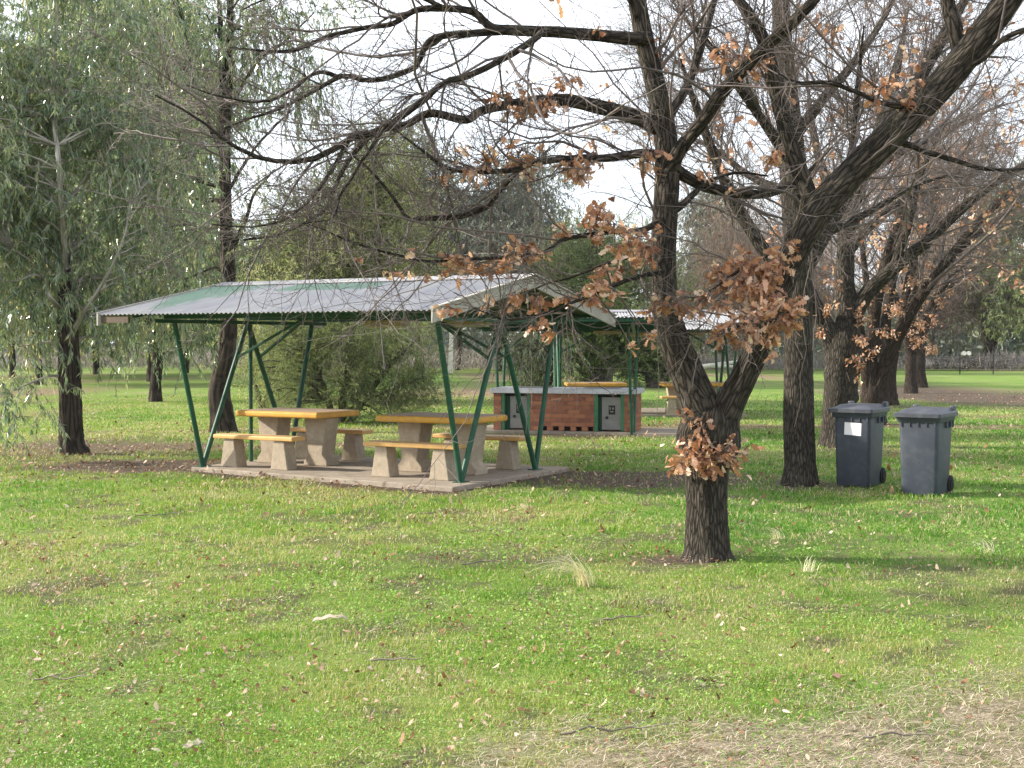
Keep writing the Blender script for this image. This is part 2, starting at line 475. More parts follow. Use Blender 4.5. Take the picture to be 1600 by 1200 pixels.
dead_m = leaf_mat('dead_oak_leaf', [(0, (.23, .10, .055)), (.35, (.46, .225, .12)), (.7, (.62, .36, .23)), (1, (.80, .62, .49))], .38, .6, .36, 1.25)


def build_litter():
    rng = np.random.default_rng(21)
    x, y = sample_field(rng, 105000, 3.3, 50, 1.2)
    p, s, l = masks(x, y)
    base = (.03 + .55 * smooth(.46, .66, fbm(x * .9 + 3, y * .9 + 8, 3))) * (.25 + .75 * smooth(5, 9, y)) * smooth(2.6, -.5, x - .05 * y)
    base = base + .11
    k = (rng.random(len(x)) < np.clip(base + l * .85 + s * .22 + smooth(14, 30, y) * .1, 0, 1)) & ~on_slab(x, y)
    x, y = x[k], y[k]; n = len(x)
    P = np.stack([x, y, (.010 + .022 * rng.random(n))], -1)
    th = rng.random(n) * 2 * PI
    D = np.stack([np.cos(th), np.sin(th), rng.normal(.05, .25, n)], -1)
    m = leaf_mat('fallen_leaf', [(0, (.10, .05, .035)), (.3, (.26, .12, .06)), (.55, (.36, .23, .15)), (.85, (.50, .37, .27)), (1, (.62, .50, .40))], .6, .3, .15)
    up = np.stack([rng.normal(0, .3, n), rng.normal(0, .3, n), np.ones(n)], -1)
    o = oak_leaves(rng, P, D, (.014 + .048 * rng.random(n) ** 3) * np.clip(y / 12, .75, 1.5), 'leaf_litter', m, curl=.45, up=up)
    tag(o, 'fallen brown leaves scattered over the lawn', 'leaves', kind='stuff')


build_litter()


# ------------------------------------------------------------------ tubes
def tubes(groups, sides, seam=True):
    """groups: list of (P (T,n,3), R (T,n)) -> V, Q, bk"""
    Vs, Qs, Bs = [], [], []; off = 0
    for (P, R), k in zip(groups, sides):
        T, n = R.shape
        if T == 0: continue
        tan = np.gradient(P, axis=1); tan /= np.linalg.norm(tan, axis=2, keepdims=True) + 1e-9
        mean = P[:, -1] - P[:, 0]
        ax = np.argmin(np.abs(mean), axis=1); ref = np.eye(3)[ax][:, None, :]
        u = np.cross(tan, ref); u /= np.linalg.norm(u, axis=2, keepdims=True) + 1e-9; w_ = np.cross(tan, u)
        th = np.arange(k) * 2 * PI / k
        cs, sn = np.cos(th), np.sin(th)
        ring = u[:, :, None] * cs[None, None, :, None] + w_[:, :, None] * sn[None, None, :, None]
        V = P[:, :, None] + ring * R[:, :, None, None]
        seg = np.linalg.norm(np.diff(P, axis=1), axis=2); arc = np.concatenate([np.zeros((T, 1)), np.cumsum(seg, 1)], 1)
        r0 = R.max(1)[:, None, None]
        B = np.stack([np.broadcast_to(cs[None, None] * r0, (T, n, k)), np.broadcast_to(sn[None, None] * r0, (T, n, k)), np.broadcast_to(arc[:, :, None], (T, n, k))], -1)
        idx = off + (np.arange(T)[:, None, None] * n + np.arange(n - 1)[None, :, None]) * k + np.arange(k)[None, None]
        nxt = off + (np.arange(T)[:, None, None] * n + np.arange(n - 1)[None, :, None]) * k + ((np.arange(k) + 1) % k)[None, None]
        Qs.append(np.stack([idx, nxt, nxt + k, idx + k], -1).reshape(-1, 4))
        Vs.append(V.reshape(-1, 3)); Bs.append(B.reshape(-1, 3)); off += T * n * k
    return np.concatenate(Vs), np.concatenate(Qs), np.concatenate(Bs)


def tube_obj(name, groups, sides, mat, parent=None):
    V, Q, B = tubes(groups, sides)
    return mesh(name, V, quads=Q, attrs={'bk': B}, smooth=True, mat=mat, parent=parent)


def resample(pts, rad, n, rng=None, wob=0.0):
    """Catmull-Rom through pts"""
    P = np.array(pts, float); R = np.array(rad, float)
    m = len(P)
    if m == 2:
        t = np.linspace(0, 1, n)[:, None]; C = P[0] * (1 - t) + P[1] * t
    else:
        E = np.concatenate([[2 * P[0] - P[1]], P, [2 * P[-1] - P[-2]]])
        s = np.linspace(0, m - 1 - 1e-6, n); i = s.astype(int); f = (s - i)[:, None]
        a, b, c, d = E[i], E[i + 1], E[i + 2], E[i + 3]
        C = .5 * (2 * b + (c - a) * f + (2 * a - 5 * b + 4 * c - d) * f ** 2 + (3 * b - a - 3 * c + d) * f ** 3)
    Rr = np.interp(np.linspace(0, m - 1, n), np.arange(m), R)
    if rng is not None and wob > 0:
        wv = rng.normal(size=(n, 3)); ker = np.array([.25, .5, .25])
        for k in range(3): wv[:, k] = np.convolve(wv[:, k], ker, 'same')
        ramp = np.minimum(np.arange(n), 3)[:, None] / 3
        C = C + wv * wob * ramp
    return C, Rr


def spawn(rng, P, R, counts, t0, t1, ang, length, lsd, rr, n, wob, grav, rmin=.0015, lpow=.6, tip=.25, rmax=1.0, rref=1e-9):
    """children of all parents at once. P (M,k,3)"""
    M, k, _ = P.shape
    par = np.repeat(np.arange(M), counts); C = len(par)
    if C == 0: return np.zeros((0, n, 3)), np.zeros((0, n))
    t0 = np.broadcast_to(t0, (M,))[par]
    t = t0 + (t1 - t0) * rng.random(C)
    s = t * (k - 1); i = np.minimum(s.astype(int), k - 2); f = (s - i)
    p0 = P[par, i] * (1 - f)[:, None] + P[par, i + 1] * f[:, None]
    r0 = R[par, i] * (1 - f) + R[par, i + 1] * f
    tg = P[par, i + 1] - P[par, i]; tg /= np.linalg.norm(tg, axis=1)[:, None] + 1e-9
    rv = rng.normal(size=(C, 3)); rv[:, 2] += .25
    pr = np.cross(tg, np.cross(rv, tg)); pr /= np.linalg.norm(pr, axis=1)[:, None] + 1e-9
    a = rng.normal(ang[0], ang[1], C)
    d = tg * np.cos(a)[:, None] + pr * np.sin(a)[:, None]
    ln = length * np.exp(rng.normal(0, lsd, C)) * (1.05 - t) ** lpow * np.clip(r0 / rref, .35, 1)
    st = ln / (n - 1)
    out = np.zeros((C, n, 3)); out[:, 0] = p0
    for j in range(1, n):
        d = d + rng.normal(0, wob, (C, 3)); d[:, 2] += grav
        d /= np.linalg.norm(d, axis=1)[:, None]
        out[:, j] = out[:, j - 1] + d * st[:, None]
    r = np.maximum(np.minimum(np.minimum(r0 * rr, r0 * .95), rmax * np.exp(rng.normal(0, .35, C))), rmin)
    taper = np.linspace(1, tip, n)[None]
    return out, np.maximum(r[:, None] * taper, rmin * .7)


bark_oak = bark_mat('oak_bark', (.016, .014, .0115), (.115, .097, .078), (.12, .115, .08), 34, .19, .9, .022, .3)
bark_twig = flat_mat('twig_bark', (.12, .095, .085), .5, .65, .4, 3)
bark_oak_far = bark_mat('oak_bark_far', (.020, .015, .012), (.095, .072, .056), (.09, .08, .065), 26, .15, .8, .04, .4)


def ridged_trunk(rng, name, pts, rad, n, k, mat, parent, amp=.0075, burl=()):
    C, R = resample(pts, rad, n)
    tan = np.gradient(C, axis=0); tan /= np.linalg.norm(tan, axis=1)[:, None]
    ref = np.array([0, 1., 0]); u = np.cross(tan, ref); u /= np.linalg.norm(u, axis=1)[:, None]; w_ = np.cross(tan, u)
    th = np.arange(k) * 2 * PI / k
    seg = np.linalg.norm(np.diff(C, axis=0), axis=1); arc = np.concatenate([[0], np.cumsum(seg)])
    A, TH = np.meshgrid(arc, th, indexing='ij')
    per = 256 // 8
    g = vnoise(TH / (2 * PI) * 32 + (vnoise(A * 12, np.sin(TH) * 3 + 30) - .5) * 1.2, A * 11 + 50)
    g2 = vnoise(np.cos(TH) * 9 + 30, np.sin(TH) * 9 + A * 14 + 70)
    ridge = -np.abs(g - .5) * 2
    rad_ = R[:, None] + amp * (ridge + .5) + amp * .6 * (g2 - .5)
    rad_ += (vnoise(np.cos(TH) * 1.6 + 9, np.sin(TH) * 1.6 + A * 1.6 + 5) - .5) * R[:, None] * .13
    for (a0, t0, sa, st_, h) in burl:
        dt = np.angle(np.exp(1j * (TH - t0)))
        rad_ += h * np.exp(-((A - a0) / sa) ** 2 - (dt / st_) ** 2)
    V = C[:, None] + rad_[:, :, None] * (u[:, None] * np.cos(TH)[:, :, None] + w_[:, None] * np.sin(TH)[:, :, None])
    r0 = R.mean()
    B = np.stack([np.cos(TH) * r0, np.sin(TH) * r0, A], -1)
    i = (np.arange(n - 1)[:, None] * k + np.arange(k)[None]); j = (np.arange(n - 1)[:, None] * k + (np.arange(k)[None] + 1) % k)
    Q = np.stack([i, j, j + k, i + k], -1).reshape(-1, 4)
    return mesh(name, V.reshape(-1, 3), quads=Q, attrs={'bk': B.reshape(-1, 3)}, smooth=True, mat=mat, parent=parent)


def pix_path(pl, base):
    """[(px, py, depth, width_px)] -> local points and radii"""
    P = []; R = []
    for x, y, d, wpx in pl:
        P.append(at(x, y, d) - base); R.append(max(.003, wpx * d / F_PX / 2))
    return P, R


def make_oak(name, label, base, trunk, limbs, seed, dens=1.0, lens=1.0, leaf_clusters=(), rand_leaf=0, bark=None, burl=(), detail=True, tk=56, extra=None, group='bare oak trees standing in a row'):
    rng = np.random.default_rng(seed)
    bark = bark or bark_oak
    base = np.array(base, float)
    root = thing(name, label, 'tree', base, 0, group)
    P, R = pix_path(trunk, base)
    if detail:
        P = [np.array([P[0][0], P[0][1], -.08])] + P[1:]
        ridged_trunk(rng, 'trunk', P, [R[0] * 1.12] + R[1:], 130, tk, bark, root, burl=burl)
    else:
        P[0][2] = -.05
        C, Rr = resample(P, [R[0] * 1.2] + R[1:], 24, rng, .01)
        tube_obj('trunk', [(C[None], Rr[None])], [14], bark, root)
    LP, LR = [], []
    N = 26
    for lb in limbs:
        P, R = pix_path(lb, base)
        ln = np.linalg.norm(np.diff(np.array(P), axis=0), axis=1).sum()
        R[-1] = min(R[-1], .006)
        C, Rr = resample(P, R, N, rng, .012 * min(1, ln / 3))
        if Rr[0] > .035 and detail:
            ridged_trunk(rng, 'limb', P, R, int(30 + ln * 25), 40, bark, root, amp=min(.006, Rr[0] * .08))
        else:
            tube_obj('limb', [(C[None], Rr[None])], [10 if Rr[0] > .02 else 7], bark, root)
        LP.append(C); LR.append(Rr)
    for C, Rr in (extra or []):
        tube_obj('limb', [(C[None] - base, Rr[None])], [9], bark, root); LP.append(C - base); LR.append(Rr)
    LP = np.array(LP); LR = np.array(LR)
    llen = np.linalg.norm(np.diff(LP, axis=1), axis=2).sum(1)
    thick = np.clip(LR[:, 0] / .05, .5, 1.3)
    st0 = np.where(LR[:, 0] > .10, .38, np.where(LR[:, 0] > .05, .25, .12))
    c1 = np.maximum(1, (llen * 5.6 * dens * (1 - st0)).astype(int))
    P1, R1 = spawn(rng, LP, LR, c1, st0, 1.0, (.68, .25), 1.55 * lens, .45, .55, 12, .15, .008, .0042, .4, .3, .0105 * (1 if detail else 1.3), .018)
    c2 = rng.poisson(8.0 * dens, len(P1)) + 1
    P2, R2 = spawn(rng, P1, R1, c2, .12, 1.0, (.68, .26), .62 * lens, .45, .6, 7, .17, .0, .0026, .4, .4, .0055)
    c3 = rng.poisson(2.3 * dens, len(P2))
    P3, R3 = spawn(rng, P2, R2, c3, .2, 1.0, (.75, .3), .22 * lens, .45, .7, 4, .24, .0, .0018, .3, .5, .003)
    P4, R4 = spawn(rng, LP, LR, (llen * 6 * dens * (1 - st0)).astype(int), st0, 1.0, (1.0, .3), .40 * lens, .45, .22, 7, .22, .03, .0026, .3, .4, .0045)
    far = 1 if detail else 1.7
    if not detail:
        for r_ in (R1, R2, R3, R4): r_ *= far
    # brown leaves still hanging
    pts, dirs, lg, stems = [], [], [], []
    allP = LP.reshape(-1, 3)
    tw = P1.reshape(-1, 3)
    for (x, y, r, d) in leaf_clusters:
        c = at(x, y, d) - base; rm = r * d / F_PX
        n = int(max(4, (r / 8.2) ** 2 * 4.6 * (d / 11) ** 1.3))
        ends = c + rng.normal(size=(max(2, n // 6), 3)) * rm * np.array([.62, .6, .42])
        q = c + (ends[rng.integers(0, len(ends), n)] - c) * (rng.random(n) ** .7)[:, None] + rng.normal(size=(n, 3)) * rm * .16
        pts.append(q); dd = (q - c) * .8 / rm + rng.normal(size=(n, 3)) * .6 + np.array([0, 0, -.75]); dirs.append(dd)
        lg.append(.036 + .052 * rng.random(n))
        j = np.argmin(np.linalg.norm(allP - c, axis=1))
        a = allP[j]
        for s in range(2 if r > 15 else 1):
            e = c + rng.normal(size=3) * rm * .5
            mid = (a + e) / 2 + rng.normal(size=3) * .04 * np.linalg.norm(e - a) + np.array([0, 0, .03])
            C, Rr = resample([a, mid, e], [.008, .006, .003], 8, rng, .01); stems.append((C, Rr))
        for e in ends:
            C, Rr = resample([c, (c + e) / 2 + rng.normal(size=3) * .02, e], [.004, .003, .002], 8, rng, .004); stems.append((C, Rr))
    if rand_leaf:
        j = rng.integers(0, len(P2), rand_leaf // 7 + 1)
        sel = np.repeat(j, 7)[:rand_leaf]
        b = P2[sel, rng.integers(2, 7, rand_leaf)] + rng.normal(size=(rand_leaf, 3)) * .05
        pts.append(b); dirs.append(rng.normal(size=(rand_leaf, 3)) * .7 + np.array([0, 0, -.6])); lg.append((.08 + .05 * rng.random(rand_leaf)) * (1 if detail else 1.25))
    tw_groups = [(P1, R1), (P2, R2), (P3, R3), (P4, R4)]; tw_sides = [5, 3, 3, 3]
    if stems: tw_groups.append((np.array([s[0] for s in stems]), np.array([s[1] for s in stems]))); tw_sides.append(5)
    tube_obj('crown', tw_groups, tw_sides, bark_twig, root)
    if pts:
        oak_leaves(rng, np.concatenate(pts), np.concatenate(dirs), np.concatenate(lg), 'foliage', dead_m, root, curl=.5)
    return root


# ---- front oak
D1 = 11.25
b1 = gnd(1106, 871); b1[2] = 0
trunk1 = [(1106, 876, D1, 92), (1105, 858, D1, 71), (1104, 790, D1, 62), (1104, 740, D1, 66), (1105, 705, D1, 84), (1108, 680, D1, 88), (1112, 655, D1, 84), (1114, 636, D1, 60)]
left_stem = [(1106, 670, D1, 70), (1092, 630, D1, 60), (1074, 585, D1, 53), (1054, 535, D1, 48), (1040, 480, D1 + .05, 43), (1036, 420, D1 + .1, 40), (1038, 360, D1 + .1, 39), (1042, 300, D1 + .1, 39), (1043, 250, D1 + .1, 37), (1037, 190, D1 + .1, 34), (1022, 125, D1 + .1, 31), (1008, 70, D1 + .1, 29), (997, 10, D1 + .1, 26), (985, -60, D1 + .1, 22), (978, -150, D1 + .1, 16), (960, -260, D1, 9)]
right_stem = [(1120, 672, D1 - .02, 60), (1140, 630, D1 - .05, 47), (1164, 585, D1 - .1, 40), (1190, 530, D1 - .15, 37), (1212, 470, D1 - .2, 39), (1240, 395, D1 - .25, 44), (1275, 335, D1 - .3, 48), (1330, 272, D1 - .35, 46), (1400, 203, D1 - .45, 46), (1468, 135, D1 - .5, 45), (1530, 60, D1 - .6, 43), (1585, -15, D1 - .7, 39), (1640, -110, D1 - .8, 32), (1700, -230, D1 - .9, 18)]
limbs1 = [left_stem, right_stem,
    [(1012, 60, 11.3, 22), (985, 60, 11.2, 20), (930, 55, 11.1, 18), (870, 50, 11.0, 17), (797, 47, 10.9, 16), (767, 42, 10.85, 13), (737, 18, 10.8, 11), (683, 13, 10.7, 10), (647, 17, 10.7, 9), (613, 37, 10.6, 8), (573, 43, 10.6, 7), (513, 57, 10.5, 6), (450, 80, 10.5, 5), (360, 75, 10.4, 3)],
    [(800, 48, 10.9, 13), (747, 52, 10.9, 12), (687, 58, 10.95, 11), (663, 73, 10.95, 10), (647, 103, 11.0, 9), (607, 120, 11, 9), (567, 125, 11, 8), (533, 120, 11.05, 8), (490, 143, 11.1, 6), (433, 173, 11.2, 5), (400, 181, 11.2, 4), (330, 210, 11.2, 3)],
    [(533, 121, 11.05, 7), (495, 114, 11.0, 6), (455, 140, 10.9, 5), (420, 157, 10.9, 5), (395, 160, 10.9, 4), (340, 150, 10.8, 3), (290, 133, 10.7, 2)],
    [(868, 52, 11, 12), (850, 50, 10.9, 11), (833, 63, 10.7, 11), (800, 84, 10.5, 11), (733, 117, 10.4, 10), (697, 127, 10.35, 10), (667, 153, 10.3, 10), (640, 173, 10.3, 10), (587, 203, 10.2, 10), (547, 217, 10.2, 11), (500, 243, 10.1, 10), (450, 254, 10.1, 8), (400, 246, 10.0, 7), (350, 215, 9.9, 6), (310, 185, 9.9, 4), (240, 150, 9.8, 3)],
    [(1030, 200, 11.35, 26), (1000, 185, 11.3, 24), (940, 168, 11.2, 22), (875, 156, 11.1, 19), (800, 163, 11.0, 15), (753, 173, 10.9, 13), (727, 187, 10.85, 12), (673, 177, 10.7, 12), (633, 195, 10.6, 10), (585, 208, 10.5, 9), (545, 250, 10.4, 7), (520, 300, 10.4, 5), (505, 330, 10.3, 4), (440, 365, 10.2, 3), (380, 375, 10.1, 2)],
    [(1038, 245, 11.35, 18), (1000, 240, 11.2, 14), (947, 247, 11.0, 12), (883, 248, 10.8, 10), (827, 257, 10.6, 8), (800, 266, 10.6, 8), (750, 268, 10.5, 7), (700, 263, 10.4, 6), (660, 235, 10.3, 4), (620, 205, 10.3, 2)],
    [(1040, 340, 11.3, 12), (1000, 360, 11.1, 9), (930, 366, 10.9, 8), (880, 374, 10.7, 7), (850, 393, 10.6, 6), (780, 405, 10.5, 6), (700, 409, 10.3, 5), (640, 406, 10.2, 4), (590, 392, 10.1, 4), (530, 370, 10.0, 3), (480, 350, 9.9, 2)],
    [(1035, 425, 11.25, 10), (1000, 432, 11.0, 7), (950, 450, 10.7, 6), (900, 470, 10.5, 5), (850, 490, 10.3, 4), (790, 500, 10.2, 3), (740, 480, 10.1, 2)],
    [(1035, 405, 11.3, 9), (1000, 402, 11.4, 6), (950, 410, 11.5, 5), (900, 432, 11.6, 4), (850, 445, 11.6, 3), (800, 470, 11.6, 2)],
    [(820, 255, 10.7, 8), (780, 300, 10.8, 8), (755, 325, 10.8, 9), (710, 337, 10.8, 10), (660, 342, 10.8, 9), (635, 340, 10.7, 7), (610, 300, 10.6, 5), (570, 255, 10.6, 4), (530, 230, 10.5, 2)],
    [(1046, 265, 11.3, 24), (1067, 227, 11.2, 21), (1100, 187, 11.0, 20), (1122, 152, 10.9, 20), (1155, 115, 10.8, 20), (1200, 70, 10.6, 19), (1245, 28, 10.4, 17), (1285, -15, 10.3, 14), (1330, -80, 10.2, 8)],
    [(1048, 330, 11.3, 14), (1066, 320, 11.3, 11), (1085, 302, 11.4, 9), (1105, 285, 11.5, 6), (1150, 270, 11.6, 4), (1200, 275, 11.7, 3)],
    [(1050, 260, 11.3, 20), (1075, 278, 11.4, 18), (1107, 293, 11.6, 17), (1150, 301, 11.8, 16), (1200, 302, 12.0, 13), (1250, 280, 12.2, 9), (1300, 230, 12.4, 6)],
    [(1278, 335, 11.0, 26), (1262, 300, 11.0, 26), (1240, 240, 11.0, 24), (1222, 180, 11.0, 23), (1208, 120, 11.0, 22), (1192, 60, 11.0, 20), (1165, 15, 10.9, 18), (1130, -30, 10.9, 12)],
    [(1500, 98, 10.75, 20), (1492, 45, 10.7, 24), (1482, 10, 10.7, 22), (1478, -40, 10.6, 16), (1470, -120, 10.5, 8)],
    [(1450, 155, 10.8, 12), (1400, 165, 10.7, 8), (1350, 150, 10.6, 7), (1300, 130, 10.5, 7), (1250, 130, 10.4, 6), (1215, 115, 10.4, 3)],
    [(1490, 110, 10.75, 14), (1530, 95, 10.6, 10), (1570, 60, 10.5, 8), (1620, 40, 10.4, 6), (1700, 20, 10.2, 3)],
    [(1395, 215, 10.85, 12), (1440, 235, 10.9, 9), (1490, 250, 11, 8), (1550, 265, 11.1, 6), (1640, 260, 11.2, 4)],
    [(1225, 430, 11.0, 10), (1195, 425, 10.9, 7), (1165, 420, 10.8, 6), (1130, 440, 10.7, 4), (1095, 465, 10.6, 3)],
    [(1200, 500, 11.0, 9), (1220, 505, 10.8, 6), (1180, 500, 10.6, 5), (1140, 515, 10.4, 4), (1120, 525, 10.4, 3)],
    [(1000, 40, 11.35, 16), (985, -5, 11.2, 14), (940, -50, 11.0, 11), (860, -80, 10.8, 8), (760, -120, 10.6, 4)],
    [(1040, 190, 11.35, 16), (1075, 130, 11.6, 13), (1100, 60, 11.8, 11), (1120, -10, 12.0, 8), (1150, -90, 12.2, 4)],
    [(700, 15, 10.7, 8), (640, -10, 10.5, 7), (560, -30, 10.4, 5), (460, -20, 10.2, 4), (380, 15, 10.1, 2)],
    [(547, 217, 10.2, 7), (520, 262, 10.1, 6), (495, 300, 10.0, 5), (450, 340, 9.9, 4), (395, 355, 9.9, 3), (330, 350, 9.8, 2)],
    [(600, 200, 10.2, 6), (560, 260, 10.0, 5), (530, 310, 9.9, 4), (520, 340, 9.9, 3), (470, 350, 9.8, 2)],
]
dL = 10.6
cl1 = [(835, 160, 34, 11), (800, 175, 22, 10.9), (775, 150, 18, 10.9), (872, 125, 20, 11), (905, 118, 14, 11), (930, 45, 10, 11), (810, 250, 34, 10.6), (760, 250, 26, 10.5), (730, 262, 22, 10.4), (690, 272, 14, 10.4), (895, 255, 38, 10.8), (925, 245, 22, 10.9), (1005, 248, 24, 11.0), (905, 270, 24, 10.8), (845, 165, 24, 11),
    (940, 325, 24, 10.8), (930, 345, 22, 10.8), (960, 350, 22, 10.8), (990, 372, 28, 10.9), (1005, 390, 24, 10.9), (975, 385, 20, 10.9), (930, 365, 20, 10.7), (1015, 400, 18, 10.9), (945, 420, 18, 10.7), (975, 420, 20, 10.7), (935, 450, 26, 10.6), (925, 468, 20, 10.5), (905, 458, 16, 10.5), (885, 360, 16, 10.7),
    (720, 408, 24, 10.3), (700, 397, 16, 10.3), (745, 412, 22, 10.4), (785, 408, 30, 10.5), (800, 385, 22, 10.6), (820, 400, 20, 10.5), (840, 390, 18, 10.6), (760, 425, 14, 10.4), (655, 388, 12, 10.2), (690, 430, 10, 10.2), (640, 422, 8, 10.2), (610, 425, 10, 10.1), (575, 405, 7, 10.1), (665, 425, 8, 10.2),
    (710, 482, 17, 10.1), (765, 468, 12, 10.2), (790, 480, 14, 10.2), (805, 455, 14, 10.3), (845, 470, 24, 10.3), (850, 500, 16, 10.3), (860, 520, 12, 10.3), (830, 510, 8, 10.3), (890, 465, 16, 10.5), (1010, 520, 16, 10.6), (985, 542, 9, 10.5), (1025, 485, 16, 10.7), (1062, 470, 24, 10.6), (1080, 480, 26, 10.6), (1098, 465, 22, 10.6), (1040, 480, 14, 10.6), (960, 460, 12, 10.5),
    (1125, 425, 26, 10.7), (1150, 415, 30, 10.8), (1175, 420, 34, 10.8), (1200, 430, 32, 10.8), (1190, 455, 32, 10.8), (1215, 400, 24, 10.8), (1225, 380, 14, 10.8), (1150, 450, 26, 10.7), (1205, 470, 26, 10.7), (1125, 475, 20, 10.6), (1120, 440, 18, 10.7), (1225, 415, 18, 10.8),
    (1140, 510, 30, 10.4), (1165, 500, 34, 10.5), (1190, 490, 30, 10.5), (1125, 525, 18, 10.4), (1150, 530, 20, 10.4), (1225, 495, 34, 10.7), (1235, 485, 24, 10.7), (1215, 520, 24, 10.7), (1245, 505, 14, 10.7), (1210, 545, 12, 10.7), (1180, 520, 20, 10.4),
    (1095, 690, 26, 10.95), (1080, 712, 34, 10.95), (1105, 715, 34, 10.93), (1130, 708, 30, 10.95), (1065, 725, 22, 11.0), (1140, 700, 22, 11.0), (1100, 670, 18, 10.98), (1068, 650, 12, 11.0), (1062, 640, 9, 11.0), (1145, 720, 14, 11.0), (1100, 735, 18, 10.95), (1050, 735, 12, 11.05),
    (1150, 88, 28, 10.8), (1175, 92, 22, 10.8), (1130, 75, 12, 10.8), (1190, 100, 14, 10.8), (1145, 292, 9, 11.5), (1100, 270, 12, 11.4), (1110, 250, 9, 11.4), (1210, 245, 20, 11.2), (1380, 140, 22, 10.6), (1440, 125, 18, 10.7), (1420, 155, 18, 10.7), (1365, 150, 16, 10.6), (1510, 45, 10, 10.7), (1440, 95, 10, 10.7), (1390, 120, 12, 10.6)]
make_oak('oak_tree', 'front oak with forked trunk and clumps of brown leaves on its burl', b1, trunk1, limbs1, 31, 1.12, 1.0, cl1, 0,
         burl=[(1.06, 0.6, .16, .8, .06), (1.02, 3.4, .14, .7, .05), (1.2, 5.2, .1, .6, .05)], tk=72)

# ---- oaks behind it in the row
b2 = gnd(1250, 756)
oak2_limbs = [
    [(1246, 350, 17, 46), (1240, 270, 17, 42), (1232, 180, 17.1, 38), (1224, 90, 17.2, 33), (1220, 0, 17.2, 27), (1215, -110, 17.3, 16)],
    [(1243, 440, 17, 28), (1225, 420, 16.9, 22), (1197, 395, 16.8, 20), (1165, 345, 16.7, 19), (1142, 305, 16.6, 18), (1115, 240, 16.5, 15), (1085, 160, 16.4, 11), (1060, 80, 16.2, 6)],
    [(1255, 420, 17, 30), (1300, 340, 17.1, 26), (1360, 235, 17.2, 24), (1425, 140, 17.4, 21), (1490, 30, 17.6, 16), (1550, -70, 17.8, 9)],
    [(1240, 260, 17, 20), (1200, 200, 16.6, 15), (1150, 130, 16.2, 12), (1100, 60, 15.9, 9), (1050, 10, 15.7, 5)],
    [(1236, 220, 17.1, 20), (1290, 150, 17.6, 15), (1340, 90, 18, 12), (1390, 10, 18.4, 8), (1420, -80, 18.7, 4)],
    [(1248, 380, 17, 18), (1300, 360, 17.6, 13), (1360, 330, 18.0, 10), (1430, 290, 18.4, 7), (1500, 270, 18.8, 4)],
    [(1242, 300, 17, 16), (1180, 280, 17.5, 11), (1110, 230, 18.0, 8), (1040, 200, 18.3, 5)],
    [(1300, 340, 17.1, 14), (1330, 240, 16.5, 11), (1340, 140, 16.0, 9), (1350, 40, 15.6, 6)],
]
make_oak('oak_tree', 'straight trunked oak right beside the left grey bin', b2,
         [(1250, 760, 17, 58), (1250, 725, 17, 48), (1248, 650, 17, 47), (1248, 560, 17, 44), (1247, 470, 17, 45), (1246, 400, 17, 46), (1245, 335, 17, 44)],
         oak2_limbs, 41, 1.7, 1.35, [], 420, tk=48)

b3 = gnd(1308, 697)
oak3_limbs = [
    [(1305, 540, 23.3, 36), (1285, 500, 23.2, 26), (1268, 465, 23.0, 22), (1255, 420, 22.8, 18), (1240, 340, 22.6, 14), (1220, 250, 22.4, 10), (1190, 150, 22.2, 6)],
    [(1322, 520, 23.3, 34), (1320, 440, 23.3, 29), (1325, 360, 23.4, 26), (1345, 280, 23.5, 22), (1375, 200, 23.6, 18), (1400, 110, 23.7, 14), (1420, 10, 23.8, 8)],
    [(1325, 515, 23.3, 30), (1350, 465, 23.2, 24), (1395, 420, 23.0, 21), (1450, 375, 22.8, 18), (1510, 320, 22.6, 15), (1580, 270, 22.4, 11), (1680, 220, 22.0, 6)],
    [(1328, 350, 23.4, 18), (1290, 280, 23.8, 14), (1270, 200, 24.2, 11), (1260, 110, 24.5, 7)],
    [(1345, 275, 23.5, 16), (1420, 230, 23.9, 13), (1490, 200, 24.2, 10), (1570, 160, 24.5, 6)],
    [(1395, 420, 23.0, 13), (1420, 350, 22.7, 11), (1440, 270, 22.5, 9), (1480, 190, 22.3, 6)],
    [(1322, 400, 23.4, 14), (1375, 340, 24, 11), (1440, 300, 24.6, 8), (1520, 290, 25, 5)],
]
cl3 = [(1290, 480, 16, 22.8), (1300, 440, 14, 23), (1285, 520, 12, 22.9), (1340, 560, 16, 22.9), (1345, 530, 16, 22.9), (1350, 500, 14, 22.9), (1335, 590, 8, 23), (1345, 480, 12, 22.9), (1470, 235, 18, 22.5), (1400, 255, 10, 22.6), (1380, 290, 14, 22.6), (1430, 310, 12, 22.7), (1540, 350, 10, 22.6), (1345, 575, 10, 23)]
make_oak('oak_tree', 'knobbly oak with low burl and broken stub behind the left bin', b3,
         [(1308, 702, 23.3, 60), (1308, 670, 23.3, 48), (1310, 630, 23.3, 46), (1316, 590, 23.3, 52), (1318, 560, 23.3, 58), (1318, 530, 23.3, 56), (1320, 505, 23.3, 46)],
         oak3_limbs, 51, 1.5, 1.6, cl3, 620, tk=40, burl=[(.95, 3.3, .12, .5, .09), (1.3, .4, .12, .5, .06)])

